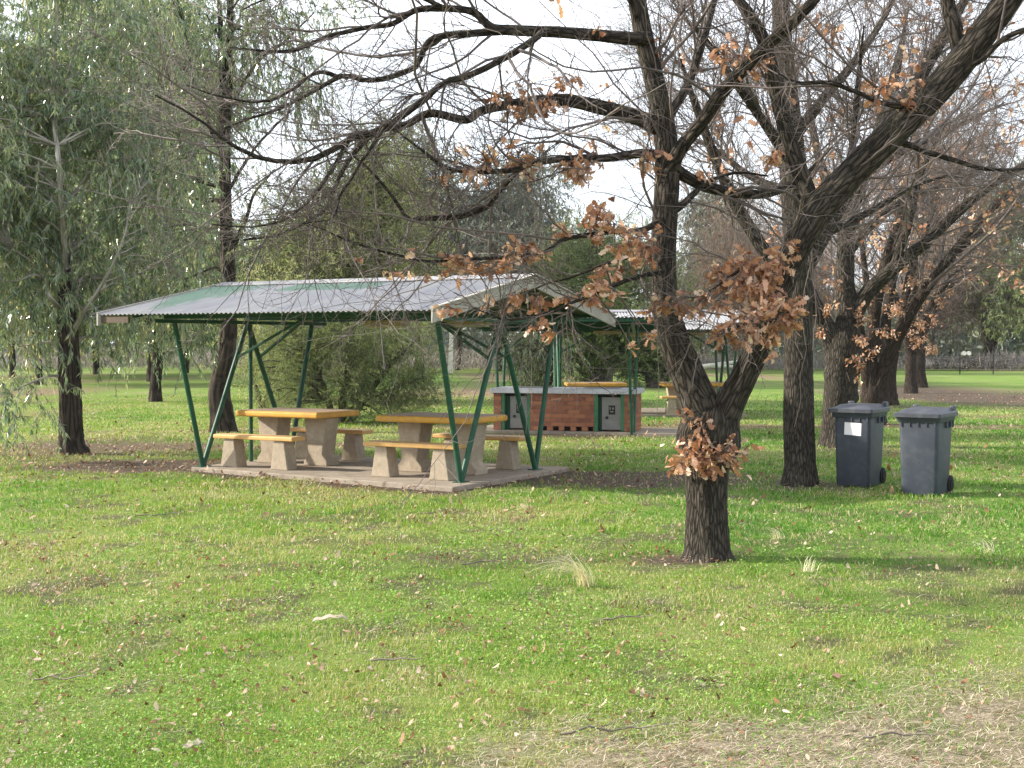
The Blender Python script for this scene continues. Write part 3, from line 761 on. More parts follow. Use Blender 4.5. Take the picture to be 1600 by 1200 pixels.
b4 = gnd(1362, 662)
oak4_limbs = [
    [(1366, 615, 29.8, 28), (1385, 565, 29.7, 22), (1410, 515, 29.5, 19), (1445, 455, 29.2, 17), (1490, 395, 29, 14), (1540, 335, 28.7, 11), (1600, 285, 28.4, 8), (1680, 230, 28, 5)],
    [(1360, 610, 29.8, 28), (1362, 540, 29.8, 22), (1370, 470, 29.9, 19), (1390, 390, 30, 16), (1420, 310, 30.2, 13), (1445, 220, 30.4, 9), (1460, 120, 30.6, 5)],
    [(1358, 620, 29.8, 20), (1350, 560, 29.7, 15), (1340, 490, 29.5, 13), (1320, 410, 29.2, 11), (1310, 320, 29, 8), (1300, 220, 28.7, 4)],
    [(1410, 515, 29.5, 16), (1420, 440, 29.9, 13), (1450, 350, 30.5, 10), (1490, 250, 31, 6)],
]
cl4 = [(1400, 480, 18, 29), (1430, 440, 18, 29), (1380, 520, 16, 29.2), (1410, 420, 16, 29), (1360, 470, 16, 29.3), (1450, 410, 14, 29), (1385, 450, 16, 29.2), (1470, 470, 12, 29), (1440, 500, 12, 29), (1365, 550, 12, 29.4), (1460, 550, 10, 29.4), (1435, 530, 14, 29.3)]
make_oak('oak_tree', 'oak forking low into two leaning stems behind both bins', b4,
         [(1362, 668, 29.8, 44), (1362, 645, 29.8, 36), (1363, 620, 29.8, 36), (1364, 600, 29.8, 30)],
         oak4_limbs, 61, 1.3, 2.0, cl4, 700, bark=bark_oak_far, detail=False)

b5 = gnd(1388, 632)
oak5_limbs = [
    [(1388, 585, 39, 24), (1400, 530, 38.8, 19), (1425, 480, 38.5, 16), (1455, 440, 38.2, 14), (1500, 390, 38, 11), (1560, 340, 37.6, 8), (1640, 300, 37, 5)],
    [(1386, 580, 39, 22), (1384, 510, 39, 17), (1395, 430, 39.2, 15), (1410, 350, 39.4, 12), (1420, 260, 39.6, 8)],
    [(1385, 575, 39, 18), (1370, 520, 39, 14), (1355, 450, 38.8, 11), (1345, 370, 38.6, 8), (1330, 290, 38.4, 5)],
    [(1425, 480, 38.5, 13), (1440, 410, 39, 11), (1470, 330, 39.4, 8), (1500, 250, 39.8, 5)],
]
cl5 = [(1420, 520, 14, 38.5), (1440, 470, 16, 38.5), (1400, 490, 14, 38.5), (1465, 440, 12, 38.2), (1380, 480, 12, 38.8), (1395, 545, 12, 38.8), (1410, 450, 14, 38.5)]
make_oak('oak_tree', 'leaning oak with thick stems farther along the row past the bins', b5,
         [(1388, 636, 39, 30), (1388, 610, 39, 25), (1388, 580, 39, 25)], oak5_limbs, 71, 1.1, 2.3, cl5, 700, bark=bark_oak_far, detail=False)

b6 = gnd(1423, 613)
oak6_limbs = [
    [(1424, 560, 48, 15), (1435, 515, 48, 12), (1455, 475, 47.5, 10), (1490, 430, 47, 8), (1540, 390, 46.5, 5)],
    [(1422, 560, 48, 15), (1424, 500, 48, 12), (1432, 430, 48, 10), (1440, 350, 48.2, 7)],
    [(1421, 555, 48, 13), (1410, 500, 48, 10), (1395, 440, 48, 8), (1385, 370, 48, 5)],
]
cl6 = [(1440, 510, 14, 47.5), (1460, 500, 12, 47.5), (1430, 540, 9, 47.8), (1470, 480, 10, 47.5), (1450, 545, 9, 47.5), (1480, 455, 12, 47.5)]
make_oak('oak_tree', 'slim oak at the far end of the row beside the brown track', b6,
         [(1423, 616, 48, 20), (1423, 590, 48, 17), (1423, 555, 48, 16)], oak6_limbs, 81, .9, 2.6, cl6, 500, bark=bark_oak_far, detail=False)
b7 = gnd(1437, 604)
make_oak('oak_tree', 'farthest oak with hollow dark stump base at the end of the row', b7,
         [(1438, 607, 54, 22), (1438, 590, 54, 18), (1437, 560, 54, 14)],
         [[(1437, 562, 54, 13), (1448, 510, 54, 10), (1475, 460, 54, 8), (1520, 410, 54, 5)], [(1436, 560, 54, 12), (1440, 490, 54, 9), (1450, 410, 54, 6)], [(1436, 560, 54, 10), (1420, 490, 54, 8), (1405, 420, 54, 5)]],
         91, .9, 2.8, [(1445, 530, 10, 53.5), (1460, 545, 10, 53.5)], 400, bark=bark_oak_far, detail=False)
# ------------------------------------------------------------------ built things: materials
green_m = flat_mat('green_paint', (.012, .075, .040), .3, .5, .35, 5, .15, 0, (.03, .045, .03), .5)
conc_m = flat_mat('aggregate_concrete', (.36, .30, .225), .16, .9, .15, 9, .5, 0, (.24, .19, .14), .5)
slabc_m = flat_mat('slab_concrete', (.29, .245, .195), .16, .92, .12, 2.2, .3, 0, (.15, .118, .088), .7)
yellow_m = flat_mat('mustard_paint', (.56, .30, .05), .18, .55, .3, 5, .15, 0, (.36, .22, .10), .6)
worn_top_m = flat_mat('worn_tabletop', (.36, .25, .17), .18, .6, .3, 4, .2, 0, (.26, .17, .11), .6)
seat_top_m = flat_mat('sunlit_seat_paint', (.60, .40, .20), .14, .55, .3, 5, .12, 0, (.50, .36, .22), .5)  # seat colour made paler to stand for sunlight on it
seat_edge_m = flat_mat('sunlit_mustard_paint', (.60, .35, .12), .16, .5, .35, 5, .12, 0, (.5, .33, .16), .5)  # mustard lightened in the colour itself, as if the sun caught the edges
barge_m = flat_mat('white_barge_paint', (.38, .355, .315), .12, .55, .3, 3, .1, 0, (.25, .21, .17), .55)
cream_m = flat_mat('cream_underside', (.50, .46, .30), .12, .6, .3, 4)
dark_m = flat_mat('dark_timber', (.10, .075, .055), .3, .8, .2, 6, .3)
lamp_m = flat_mat('aged_lamp_housing', (.42, .33, .17), .3, .6, .3, 8, .2, 0, (.2, .12, .06), .6)


def roof_mat(name, green_amt):
    t = NT(name); oc = t.objco()
    sp = t.n('SeparateXYZ'); t.link(oc, sp.inputs[0])
    ns = t.noise(t.mapping(oc, (2.4, .55, .5)), 1.3, 6, .6)       # stains run down the slope
    nf = t.noise(t.mapping(oc, (7, 1.2, 1.2)), 4, 4, .7)
    base = t.mix(t.ramp(ns, [(.3, 0.0), (.7, 1.0)]), (.22, .215, .24), (.36, .35, .335))
    base = t.mix(t.math('MULTIPLY', t.ramp(nf, [(.55, 0.0), (.75, 1.0)]), .5), base, (.20, .185, .18))
    g = t.attr('paint').outputs['Fac']
    gm = t.ramp(t.math('MULTIPLY', g, t.math('ADD', .1, t.math('MULTIPLY', nf, 1.7))), [(.42, 0.0), (.62, 1.0)])
    c = t.mix(t.math('MULTIPLY', gm, green_amt), base, (.085, .185, .115))
    # lapped sheet joints every 0.76 m
    fr = t.math('FRACT', t.math('DIVIDE', sp.outputs['X'], .76))
    c = t.mix(t.math('MULTIPLY', t.math('LESS_THAN', fr, .02), .55), c, (.2, .2, .2))
    deb = t.ramp(t.noise(t.mapping(oc, (3, 3, 3)), 5.5, 6, .75), [(.62, 0.0), (.67, 1.0)])
    c = t.mix(t.math('MULTIPLY', deb, t.math('MULTIPLY', t.ramp(sp.outputs['X'], [(.3, .15), (.6, .9)]), .8)), c, (.10, .075, .05))
    return t.done(t.pbr(c, .5, .4, .15))


roof_m = roof_mat('weathered_roof_paint', .8)
under_m = flat_mat('roof_underside', (.20, .21, .15), .2, .6, .3, 4)
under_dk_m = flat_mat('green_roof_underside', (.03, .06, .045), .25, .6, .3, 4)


def corrugated(name, x0, x1, ya, za, yb, zb, mat, under, parent, paint=None, pitch=.076, amp=.0095, rows=36):
    """sheet from eave (ya, za) to ridge (yb, zb), corrugations running down the slope, with its own underside"""
    nx = int((x1 - x0) / pitch * 8) + 1
    xs = np.linspace(x0, x1, nx); s = np.linspace(0, 1, rows)
    X, S = np.meshgrid(xs, s)
    nrm = np.array([-(zb - za), (yb - ya)]); nrm = nrm / np.hypot(*nrm)
    if nrm[1] < 0: nrm = -nrm
    wv = amp * np.sin(X / pitch * 2 * PI)
    def lay(o):
        return np.stack([X, ya + (yb - ya) * S + nrm[0] * (wv + o), za + (zb - za) * S + nrm[1] * (wv + o)], -1).reshape(-1, 3)
    V = np.concatenate([lay(0), lay(-.003)])
    i = (np.arange(rows - 1)[:, None] * nx + np.arange(nx - 1)[None]).ravel()
    q = np.stack([i, i + 1, i + nx + 1, i + nx], -1)
    if yb < ya: q = q[:, ::-1]
    n = nx * rows
    e0 = np.arange(nx - 1); rim = np.stack([e0 + n, e0 + 1 + n, e0 + 1, e0], -1)
    Q = np.concatenate([q, q[:, ::-1] + n, rim])
    p = np.zeros(n) if paint is None else paint(X, S).ravel()
    mi = np.concatenate([np.zeros(len(q)), np.ones(len(q)), np.zeros(len(rim))])
    return mesh(name, V, quads=Q, attrs={'paint': np.concatenate([p, p])}, smooth=True, mat=[mat, under], parent=parent, midx=mi)


# ------------------------------------------------------------------ picnic shelter
def make_shelter(label, loc, rz):
    r = thing('picnic_shelter', label, 'shelter', (*loc, 0), rz, 'gabled picnic shelters')
    L, W, W2, ht, oh, We, he, hr = 4.29, 1.93, 1.50, 2.06, .50, 2.38, 2.17, 2.645
    z0 = .05
    def post(a, yb, yt):
        m = MB().bar((a, yb, z0), (a, yt, ht), .036, 12)
        p = m.build('post', green_m, r, smooth=True)
        s = -1 if yt < yb else 1
        MB().box(a - .06, a + .06, yb + .006 if s > 0 else yb - .11, yb + .11 if s > 0 else yb - .006, z0, z0 + .012).build('base_plate', green_m, p, .002, 1)
        return p
    for a in (-L / 2, L / 2):
        for yb, s in ((-W / 2, -1), (W / 2, 1)):
            post(a, yb, s * W2); post(a, yb, s * .02)
    # end ties and long trusses
    for a in (-L / 2, L / 2):
        MB().flat((a, -W2 - .35, ht + .03), (a, W2 + .35, ht + .03), .055, .05).build('end_tie', green_m, r, .004, 1)
        for s in (-1, 1):
            MB().flat((a, s * (We - .12), he - .02), (a, s * .04, hr - .07), .05, .06).build('rafter', green_m, r, .004, 1)
    for y in (-W2 - .12, 0, W2 + .12):
        zt = he + (hr - he) * (1 - abs(y) / We) - .06
        b = MB().flat((-L / 2 - .06, y, ht + .085), (L / 2 + .06, y, ht + .085), .06, .05).build('beam', green_m, r, .004, 1)
        zt = max(zt, ht + .16)
        m = MB().flat((-L / 2 - .06, y, zt), (L / 2 + .06, y, zt), .045, .035)
        n = 26
        for k in range(n):
            xa = -L / 2 + L * k / n; xb = -L / 2 + L * (k + 1) / n; xm = (xa + xb) / 2
            m.bar((xa, y, ht + .1), (xm, y, zt - .015), .007, 5); m.bar((xm, y, zt - .015), (xb, y, ht + .1), .007, 5)
        m.build('lattice', green_m, b)
    for s in (-1, 1):
        for f in (.22, .55, .88):
            y = s * We * f; z = hr + (he - hr) * f - .045
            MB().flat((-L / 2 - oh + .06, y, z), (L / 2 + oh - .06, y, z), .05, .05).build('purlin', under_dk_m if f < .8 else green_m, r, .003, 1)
    for a, d in ((-L / 2, 1), (L / 2, -1)):
        for s in (-1, 1):
            zz = 1.58; f = (zz - z0) / (ht - z0)
            y = s * (W / 2) * (1 - f) + s * .02 * f
            MB().flat((a + d * .01, y, zz), (a + d * 1.02, s * .03, ht + .06), .035, .035).build('brace', green_m, r, .003, 1)
    MB().bar((-L / 2 + .05, .0, z0), (-L / 2 + .05, 0, ht), .03, 10).build('conduit_pole', green_m, r, smooth=True)
    # roof
    def paint_near(X, S):
        a = (X + L / 2 + oh) / (L + 2 * oh)
        u = smooth(.30, .02, a - .10 * S) * smooth(.0, .12, a + S * .25 - .06) * .75
        b = smooth(.27, .31, a) * smooth(.66, .56, a) * smooth(.62, .75, S + (.3 - a) * .05) * smooth(.97, .92, S)
        return np.clip(np.maximum(u, b * .85), 0, 1)
    x0, x1 = -L / 2 - oh, L / 2 + oh
    corrugated('roof_sheet', x0, x1, -We, he, -.01, hr, roof_m, under_m, r, paint_near)
    corrugated('roof_sheet', x0, x1, We, he, .01, hr, roof_m, under_m, r, lambda X, S: .2 + 0 * X)
    MB().prism_x([(-.14, hr - .012), (0, hr + .030), (.14, hr - .012), (.14, hr - .004), (.03, hr + .035), (0, hr + .048), (-.03, hr + .035), (-.14, hr - .004)], x0 - .02, x1 + .02).build('ridge_cap', roof_m, r)
    for a, d in ((x0, -1), (x1, 1)):
        for s in (-1, 1):
            pr = [(s * (We + .03), he - .15), (s * (We + .03), he + .012), (s * .002, hr + .02), (s * .002, hr - .14)]
            m = MB().prism_x(pr, a + d * .003, a + d * .028)
            o = m.build('barge_board', barge_m, r, .003, 1)
            MB().flat((a + d * .02, s * (We + .03), he + .022), (a + d * .02, s * .004, hr + .031), .075 if d > 0 else .03, .018 if d > 0 else .006).build('barge_capping', barge_m if d > 0 else roof_m, o, .002, 1)
    MB().box(x0 + .01, x0 + .5, -We + .02, -We + .06, he - .11, he - .03).build('fascia_end', dark_m, r)
    for xc in (-.02, 1.35):
        l = MB().box(xc - .34, xc + .34, .42, .58, ht - .02, ht + .055).build('light_fitting', lamp_m, r, .012, 2)
        MB().box(xc - .31, xc + .31, .445, .555, ht - .05, ht - .021).build('diffuser', cream_m, l, .01, 2)
    return r


shelter = make_shelter('near gabled picnic shelter with grey corrugated roof on green vee posts', SH_C, SH_TH)


def make_slab(label, loc, rz, x0, x1, y0, y1, h=.05):
    n = 24
    top = MB().box(x0, x1, y0, y1, -.05, h)
    o = top.build('slab', slabc_m, None, .012, 2)
    o.location = (*loc, 0); o.rotation_euler = (0, 0, rz); tag(o, label, 'concrete slab', kind='structure')
    return o


_c = [(-2.24, -1.10), (2.36, -1.50), (2.38, 1.54), (-2.24, 1.50)]
o = MB().hexa([(x, y, -.05) for x, y in _c], [(x, y, .05) for x, y in _c]).build('slab', slabc_m, None, .012, 2)
o.location = (*SH_C, 0); o.rotation_euler = (0, 0, SH_TH); tag(o, 'concrete slab under the near shelter', 'concrete slab', kind='structure')
SH3 = np.array([3.30, 34.3]); SH3_TH = .02
sh3 = copy_tree(shelter, loc=(*SH3, -.06), rz=SH3_TH, label='distant gabled picnic shelter with pale roof behind the brick barbecue')
for ch in sh3.children:
    if ch.name.startswith('roof_sheet'):
        ch.data = ch.data.copy(); pa_ = ch.data.attributes['paint']; pa_.data.foreach_set('value', np.zeros(len(pa_.data), np.float32))
make_slab('concrete slab under the distant shelter', SH3, SH3_TH, -2.4, 2.4, -1.6, 1.6, .045)


# ------------------------------------------------------------------ picnic tables and benches
def make_table(label, loc, rz):
    r = thing('picnic_table', label, 'table', (*loc, .05), rz, 'concrete picnic tables')
    h = .775; lx, ly = .745, .50
    rim = MB().box(-lx, lx, -ly, ly, h - .085, h).build('tabletop', yellow_m, r, .028, 3)
    MB().box(-lx + .035, lx - .035, -ly + .035, ly - .035, h - .02, h + .003).build('worn_surface', worn_top_m, rim)
    for c in (-.43, .43):
        hw = [(-.20, h - .086), (-.135, .24), (-.125, .16), (-.205, .07), (-.205, 0), (.205, 0), (.205, .07), (.125, .16), (.135, .24), (.20, h - .086)]
        MB().prism_y([(c + a, z) for a, z in hw][::1], -.15, .15).build('leg', conc_m, r, .012, 2)
    return r


def make_bench(label, loc, rz):
    r = thing('picnic_bench', label, 'bench', (*loc, .05), rz, 'concrete picnic benches')
    h = .455
    s = MB().box(-.71, .71, -.145, .145, h - .055, h).build('seat', seat_edge_m, r, .012, 2)
    MB().box(-.695, .695, -.13, .13, h - .02, h + .003).build('seat_surface', seat_top_m, s)
    for c in (-.45, .45):
        MB().prism_y([(c - .085, h - .056), (c - .15, 0), (c + .15, 0), (c + .085, h - .056)], -.11, .11).build('leg', conc_m, r, .010, 2)
    return r


def loc_on(c, th, u, v):
    return np.array(c) + np.array([math.cos(th), math.sin(th)]) * u + np.array([-math.sin(th), math.cos(th)]) * v


tA = make_table('mustard edged table nearer the dark leaning trunk, left one under the near shelter', loc_on(SH_C, SH_TH, -1.27, .06), SH_TH)
tB = copy_tree(tA, loc=(*loc_on(SH_C, SH_TH, 1.25, -.02), .05), rz=SH_TH, label='mustard edged table nearer the brick barbecue, right one under the near shelter')
bA = make_bench('bench on the lawn side of the left table under the near shelter', loc_on(SH_C, SH_TH, -1.32, -.74), SH_TH)
copy_tree(bA, loc=(*loc_on(SH_C, SH_TH, 1.34, -.82), .05), rz=SH_TH, label='bench on the lawn side of the right table under the near shelter')
copy_tree(bA, loc=(*loc_on(SH_C, SH_TH, -1.36, .92), .05), rz=SH_TH, label='bench on the bush side of the left table under the near shelter')
copy_tree(bA, loc=(*loc_on(SH_C, SH_TH, 1.33, .86), .05), rz=SH_TH, label='bench on the barbecue side of the right table under the near shelter')
T3a = loc_on(SH3, SH3_TH, -1.25, -.9); T3b = loc_on(SH3, SH3_TH, 1.15, -.9)
copy_tree(tA, loc=(T3a[0], T3a[1], .03), rz=SH3_TH, label='distant table seen just above the brick barbecue top')
copy_tree(tA, loc=(T3b[0], T3b[1], .03), rz=SH3_TH, label='distant table seen through the fork of the front oak')
b3_ = loc_on(SH3, SH3_TH, 1.02, -1.45)
copy_tree(bA, loc=(b3_[0], b3_[1], .03), rz=SH3_TH, label='distant bench half hidden by the left edge of the front oak trunk')


# ------------------------------------------------------------------ brick barbecue
def brick_mat():
    t = NT('brickwork'); oc = t.objco()
    g = t.n('NewGeometry')
    # pick x or y as the running coordinate from the object-space normal of the wall
    tcn = t.n('TexCoord').outputs['Normal']; sn = t.n('SeparateXYZ'); t.link(tcn, sn.inputs[0]); so_ = t.n('SeparateXYZ'); t.link(oc, so_.inputs[0])
    side = t.math('GREATER_THAN', t.math('ABSOLUTE', sn.outputs['X']), .7)
    run = t.math('ADD', t.math('MULTIPLY', so_.outputs['X'], t.math('SUBTRACT', 1.0, side)), t.math('MULTIPLY', so_.outputs['Y'], side))
    cv = t.n('CombineXYZ'); t.link(run, cv.inputs[0]); t.link(so_.outputs['Z'], cv.inputs[1])
    b = t.n('TexBrick', offset=.5, squash=1.0)
    t.link(cv.outputs[0], b.inputs['Vector'])
    for k, v in (('Scale', 1.0), ('Mortar Size', .008), ('Brick Width', .235), ('Row Height', .084), ('Bias', 0.0), ('Mortar Smooth', .1)): b.inputs[k].default_value = v
    b.inputs['Color1'].default_value = (.37, .145, .07, 1); b.inputs['Color2'].default_value = (.17, .058, .045, 1); b.inputs['Mortar'].default_value = (.13, .095, .08, 1)
    n = t.noise(oc, 14, 6, .65)
    c = t.mix(t.ramp(n, [(.3, 0.0), (.75, .55)]), b.outputs['Color'], (.36, .17, .10))
    c = t.mix(t.math('MULTIPLY', t.ramp(t.noise(oc, 3, 6, .7), [(.55, 0.0), (.7, 1.0)]), .45), c, (.12, .055, .05))
    h = t.math('ADD', t.math('MULTIPLY', t.math('SUBTRACT', 1.0, b.outputs['Fac']), 1.0), t.math('MULTIPLY', n, .4))
    return t.done(t.pbr(c, .9, .15, 0, t.bump(h, .6, .008)))


brick_m = brick_mat()
steel_m = flat_mat('galvanised_top', (.50, .50, .56), .12, .42, .5, 4, .1, .4, (.25, .22, .2), .5)
door_m = flat_mat('grey_steel_door', (.23, .22, .21), .12, .55, .4, 5, .1, .2, (.15, .12, .1), .4)
black_m = flat_mat('black_plate', (.012, .012, .012), .3, .5, .4, 6)
void_shade_m = flat_mat('void_dark', (.02, .017, .015), .3, .9, .1, 6)  # near-black colour painting the shade inside openings
jamb_m = flat_mat('mid_green_paint', (.045, .16, .075), .2, .45, .4, 5, .1, 0, (.03, .06, .035), .4)
BQ = np.array([1.12, 27.05]); BQ_TH = -.27


def make_bbq():
    r = thing('brick_barbecue', 'long red brick barbecue with grey metal top and two steel doors', 'barbecue', (*BQ, .05), BQ_TH)
    hw, D, H = 1.42, .46, .735
    s = 2 * hw / 1065.0
    px = lambda v: -hw + (v - 200) * s
    seg = [(200, 260), (485, 970), (1200, 1265)]
    fl = .084                      # first course, with weep holes in the middle panel
    w = MB()
    w.box(px(200), px(260), -D, D, 0, H); w.box(px(1200), px(1265), -D, D, 0, H)
    w.box(px(485), px(970), -D, D, fl, H)
    xs = [485, 570, 615, 660, 705, 745, 795, 835, 880, 925, 966, 970]
    for a, b in zip(xs[0::2], xs[1::2]): w.box(px(a), px(b), -D, D, 0, fl)
    w.box(px(260), px(485), -D + .2, D, 0, H); w.box(px(970), px(1200), -D + .2, D, 0, H)
    body = w.build('brick_wall', brick_m, r)
    v = MB().box(px(569), px(967), -D + .09, -D + .12, .001, fl - .001).build('vent_back', void_shade_m, body)  # dark strip standing for the shade inside the weep holes
    top = MB().box(-hw - .055, hw + .055, -D - .06, D + .06, H + .001, H + .10).build('metal_top', steel_m, r, .006, 2)
    for cx in (-.72, .72):
        MB().box(cx - .36, cx + .36, -.22, .24, H + .101, H + .113).build('hotplate', door_m, top, .004, 1)
    for j0, r0, d0, d1, j1 in ((260, 285, 322, 460, 485), (970, 1000, 1025, 1172, 1200)):
        MB().box(px(j0) + .001, px(r0), -D + .012, -D + .199, .0, H - .001).build('door_jamb', jamb_m, r, .003, 1)
        MB().box(px(d1) + .001, px(j1) - .001, -D + .012, -D + .199, .0, H - .001).build('door_jamb', jamb_m, r, .003, 1)
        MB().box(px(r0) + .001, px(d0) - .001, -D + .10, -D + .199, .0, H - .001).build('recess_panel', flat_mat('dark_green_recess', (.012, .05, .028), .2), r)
        dr = MB().box(px(d0), px(d1), -D + .08, -D + .10, .03, H - .06).build('door', door_m, r, .004, 1)
        pc = px(d0) + (px(d1) - px(d0)) * .52
        MB().box(pc - .065, pc + .065, -D + .073, -D + .079, .33, .51).build('badge_plate', black_m, dr)
        g = MB()
        g.box(pc - .03, pc + .03, -D + .069, -D + .0725, .375, .40); g.box(pc - .045, pc - .025, -D + .069, -D + .0725, .42, .48); g.box(pc + .005, pc + .04, -D + .069, -D + .0725, .43, .47)
        g.build('emblem', door_m, dr)
        MB().bar((pc - .10, -D + .08, .27), (pc - .10, -D + .045, .27), .028, 14).build('handle', black_m, dr, smooth=True)
        MB().box(px(r0), px(j1) - .01, -D + .05, -D + .199, H - .058, H - .002).build('door_gap_shade', void_shade_m, r)  # dark filler painted as the shaded gap above the door
    return r


make_bbq()
make_slab('concrete slab under the brick barbecue', BQ, BQ_TH, -1.95, 2.3, -.62, 1.1, .045)


def make_bbq_shelter():
    c = np.array([1.05, 27.4])
    r = thing('barbecue_shelter', 'flat roofed green shelter standing over the brick barbecue', 'shelter', (*c, 0), -.10)
    hw, yn, yf, zn, zf = 1.95, -2.3, 2.2, 2.27, 2.12
    z = lambda y: zn + (zf - zn) * (y - yn) / (yf - yn)
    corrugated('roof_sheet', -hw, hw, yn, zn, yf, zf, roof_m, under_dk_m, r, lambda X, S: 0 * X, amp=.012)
    for y in (yn + .08, -1.1, 0, 1.1, yf - .08):
        MB().flat((-hw + .02, y, z(y) - .05), (hw - .02, y, z(y) - .05), .05, .06).build('purlin', green_m, r, .003, 1)
    for x, yb in ((1.42, -1.15), (-1.35, .55)):
        MB().flat((x, yn + .1, z(yn) - .115), (x, yf - .1, z(yf) - .115), .06, .06).build('rafter', green_m, r, .003, 1)
        for dx, dy in ((-.085, -.25), (.085, .25)):
            MB().bar((x + dx * .25, yb + dy * .1, .0), (x + dx, yb + dy, z(yb) - .13), .03, 10).build('post', green_m, r, smooth=True)
        l = MB()
        for k in range(2):
            za = .55 + .22 * k
            l.bar((x - .06, yb - .1, za), (x + .06, yb + .1, za), .008, 5); l.bar((x - .06, yb - .1, za), (x + .06, yb + .1, za + .22), .008, 5)
        l.build('rung', green_m, r)
    MB().flat((-1.33, .52, 1.55), (-.6, .1, z(0) - .1), .03, .03).build('brace', green_m, r)
    lf = MB().box(.55, 1.15, 1.3, 1.45, 1.98, 2.05).build('light_fitting', lamp_m, r, .01, 2)
    return r


make_bbq_shelter()


# ------------------------------------------------------------------ wheelie bins
bin_m = flat_mat('grey_bin_plastic', (.038, .046, .064), .25, .5, .4, 3, .06, 0, (.085, .09, .10), .55)
lid_m = flat_mat('grey_lid_plastic', (.047, .051, .066), .2, .45, .4, 4, .05, 0, (.11, .11, .115), .45)
tyre_m = flat_mat('black_rubber', (.012, .012, .012), .2, .8, .2, 6)
paper_m = flat_mat('white_sticker', (.78, .76, .78), .04, .5, .3, 5)


def rrect(hx, hy, r, n=4, cx=0, cy=0):
    P = []
    for sx, sy, a0 in ((1, 1, 0), (-1, 1, PI / 2), (-1, -1, PI), (1, -1, 1.5 * PI)):
        for k in range(n + 1):
            a = a0 + PI / 2 * k / n; P.append((cx + sx * (hx - r) + r * math.cos(a), cy + sy * (hy - r) + r * math.sin(a)))
    return P


def loft(rings, name, mat, parent, cap=True):
    n = len(rings[0][0]); V = []; Fs = []
    for P, z in rings:
        V += [(x, y, z if np.isscalar(z) else z(x, y)) for x, y in P]
    for k in range(len(rings) - 1):
        Fs += [(k * n + i, k * n + (i + 1) % n, (k + 1) * n + (i + 1) % n, (k + 1) * n + i) for i in range(n)]
    if cap: Fs += [tuple(range(n))[::-1], tuple(range((len(rings) - 1) * n, len(rings) * n))]
    m = MB(); m.add(V, Fs); return m.build(name, mat, parent, smooth=True)


def make_bin(label, loc, rz, sticker, lid_tilt):
    r = thing('wheelie_bin', label, 'bin', (*loc, 0), rz, 'grey wheelie bins')
    H = .93
    # front is -y, wheels at +y
    R = []
    for z, hx, y0, y1 in ((0.0, .208, -.245, .205), (.02, .216, -.253, .215), (.45, .226, -.268, .24), (.86, .235, -.285, .27), (.87, .235, -.285, .27), (H - .03, .238, -.288, .275)):
        R.append((rrect(hx, (y1 - y0) / 2, .045, 4, 0, (y0 + y1) / 2), z))
    body = loft(R, 'body', bin_m, r)
    loft([(rrect(.25, .295, .05, 4, 0, -.006), H - .07), (rrect(.262, .31, .05, 4, 0, -.006), H - .045), (rrect(.262, .31, .05, 4, 0, -.006), H - .002)], 'rim', bin_m, r)
    for x in (-.2, -.1, 0, .1, .2): MB().box(x - .007, x + .007, -.298, -.27, H - .12, H - .05).build('rib', bin_m, body)
    for q in (-1, 1):
        for y in (-.02, .13, .21): MB().box(q * .252 - .012, q * .252 + .012, y - .012, y + .012, H - .14, H - .05).build('rib', bin_m, body)
    lid = loft([(rrect(.278, .338, .03, 4, 0, -.015), -.012), (rrect(.285, .345, .032, 4, 0, -.015), -.008), (rrect(.285, .345, .032, 4, 0, -.015), .034), (rrect(.278, .338, .034, 4, 0, -.015), .042), (rrect(.235, .30, .05, 4, 0, .0), .052), (rrect(.20, .25, .05, 4, 0, .03), .080), (rrect(.19, .24, .05, 4, 0, .03), .086)], 'lid', lid_m, r)
    lid.location = (0, 0, H + .004); lid.rotation_euler = (lid_tilt, 0, 0)
    hb = MB().bar((-.2, .335, H + .03), (.2, .335, H + .03), .016, 10).build('handle', lid_m, r, smooth=True)
    for s in (-1, 1):
        MB().box(s * .225 - .028, s * .225 + .028, .255, .35, H + .0, H + .115).build('hinge_lug', lid_m, r, .012, 2)
    MB().bar((-.235, .235, .105), (.235, .235, .105), .012, 8).build('axle', tyre_m, r)
    for s in (-1, 1):
        x0 = s * .19; x1 = s * .235
        wl = MB().bar((x0, .235, .105), (x1, .235, .105), .105, 28).build('wheel', tyre_m, r, .012, 2, smooth=True)
        MB().bar((x1 + s * .001, .235, .105), (x1 + s * .008, .235, .105), .055, 20).build('hub', tyre_m, wl, smooth=True)
    if sticker:
        # sits on the sloping front face, slightly crooked
        def fy(z): return -.268 - (.017) * (z - .45) / .41 - .003
        zc = .72; hw_, hh = .108, .078; ro = -.05
        pts = [(a * hw_ * math.cos(ro) - b * hh * math.sin(ro) + .012, zc + a * hw_ * math.sin(ro) + b * hh * math.cos(ro)) for a, b in ((-1, -1), (1, -1), (1, 1), (-1, 1))]
        MB().hexa([(x, fy(z) + .002, z) for x, z in pts], [(x, fy(z), z) for x, z in pts]).build('sticker', paper_m, r)
    return r


B1 = gnd(1341, 760); B2 = gnd(1447, 774)
make_bin('grey wheelie bin with a white rectangular sticker on its front', (B1[0] + .07, B1[1] + .22), -.60, True, .0)
make_bin('grey wheelie bin without a sticker, standing closer with raised lid lugs', (B2[0] + .06, B2[1] + .22), -.62, False, .015)
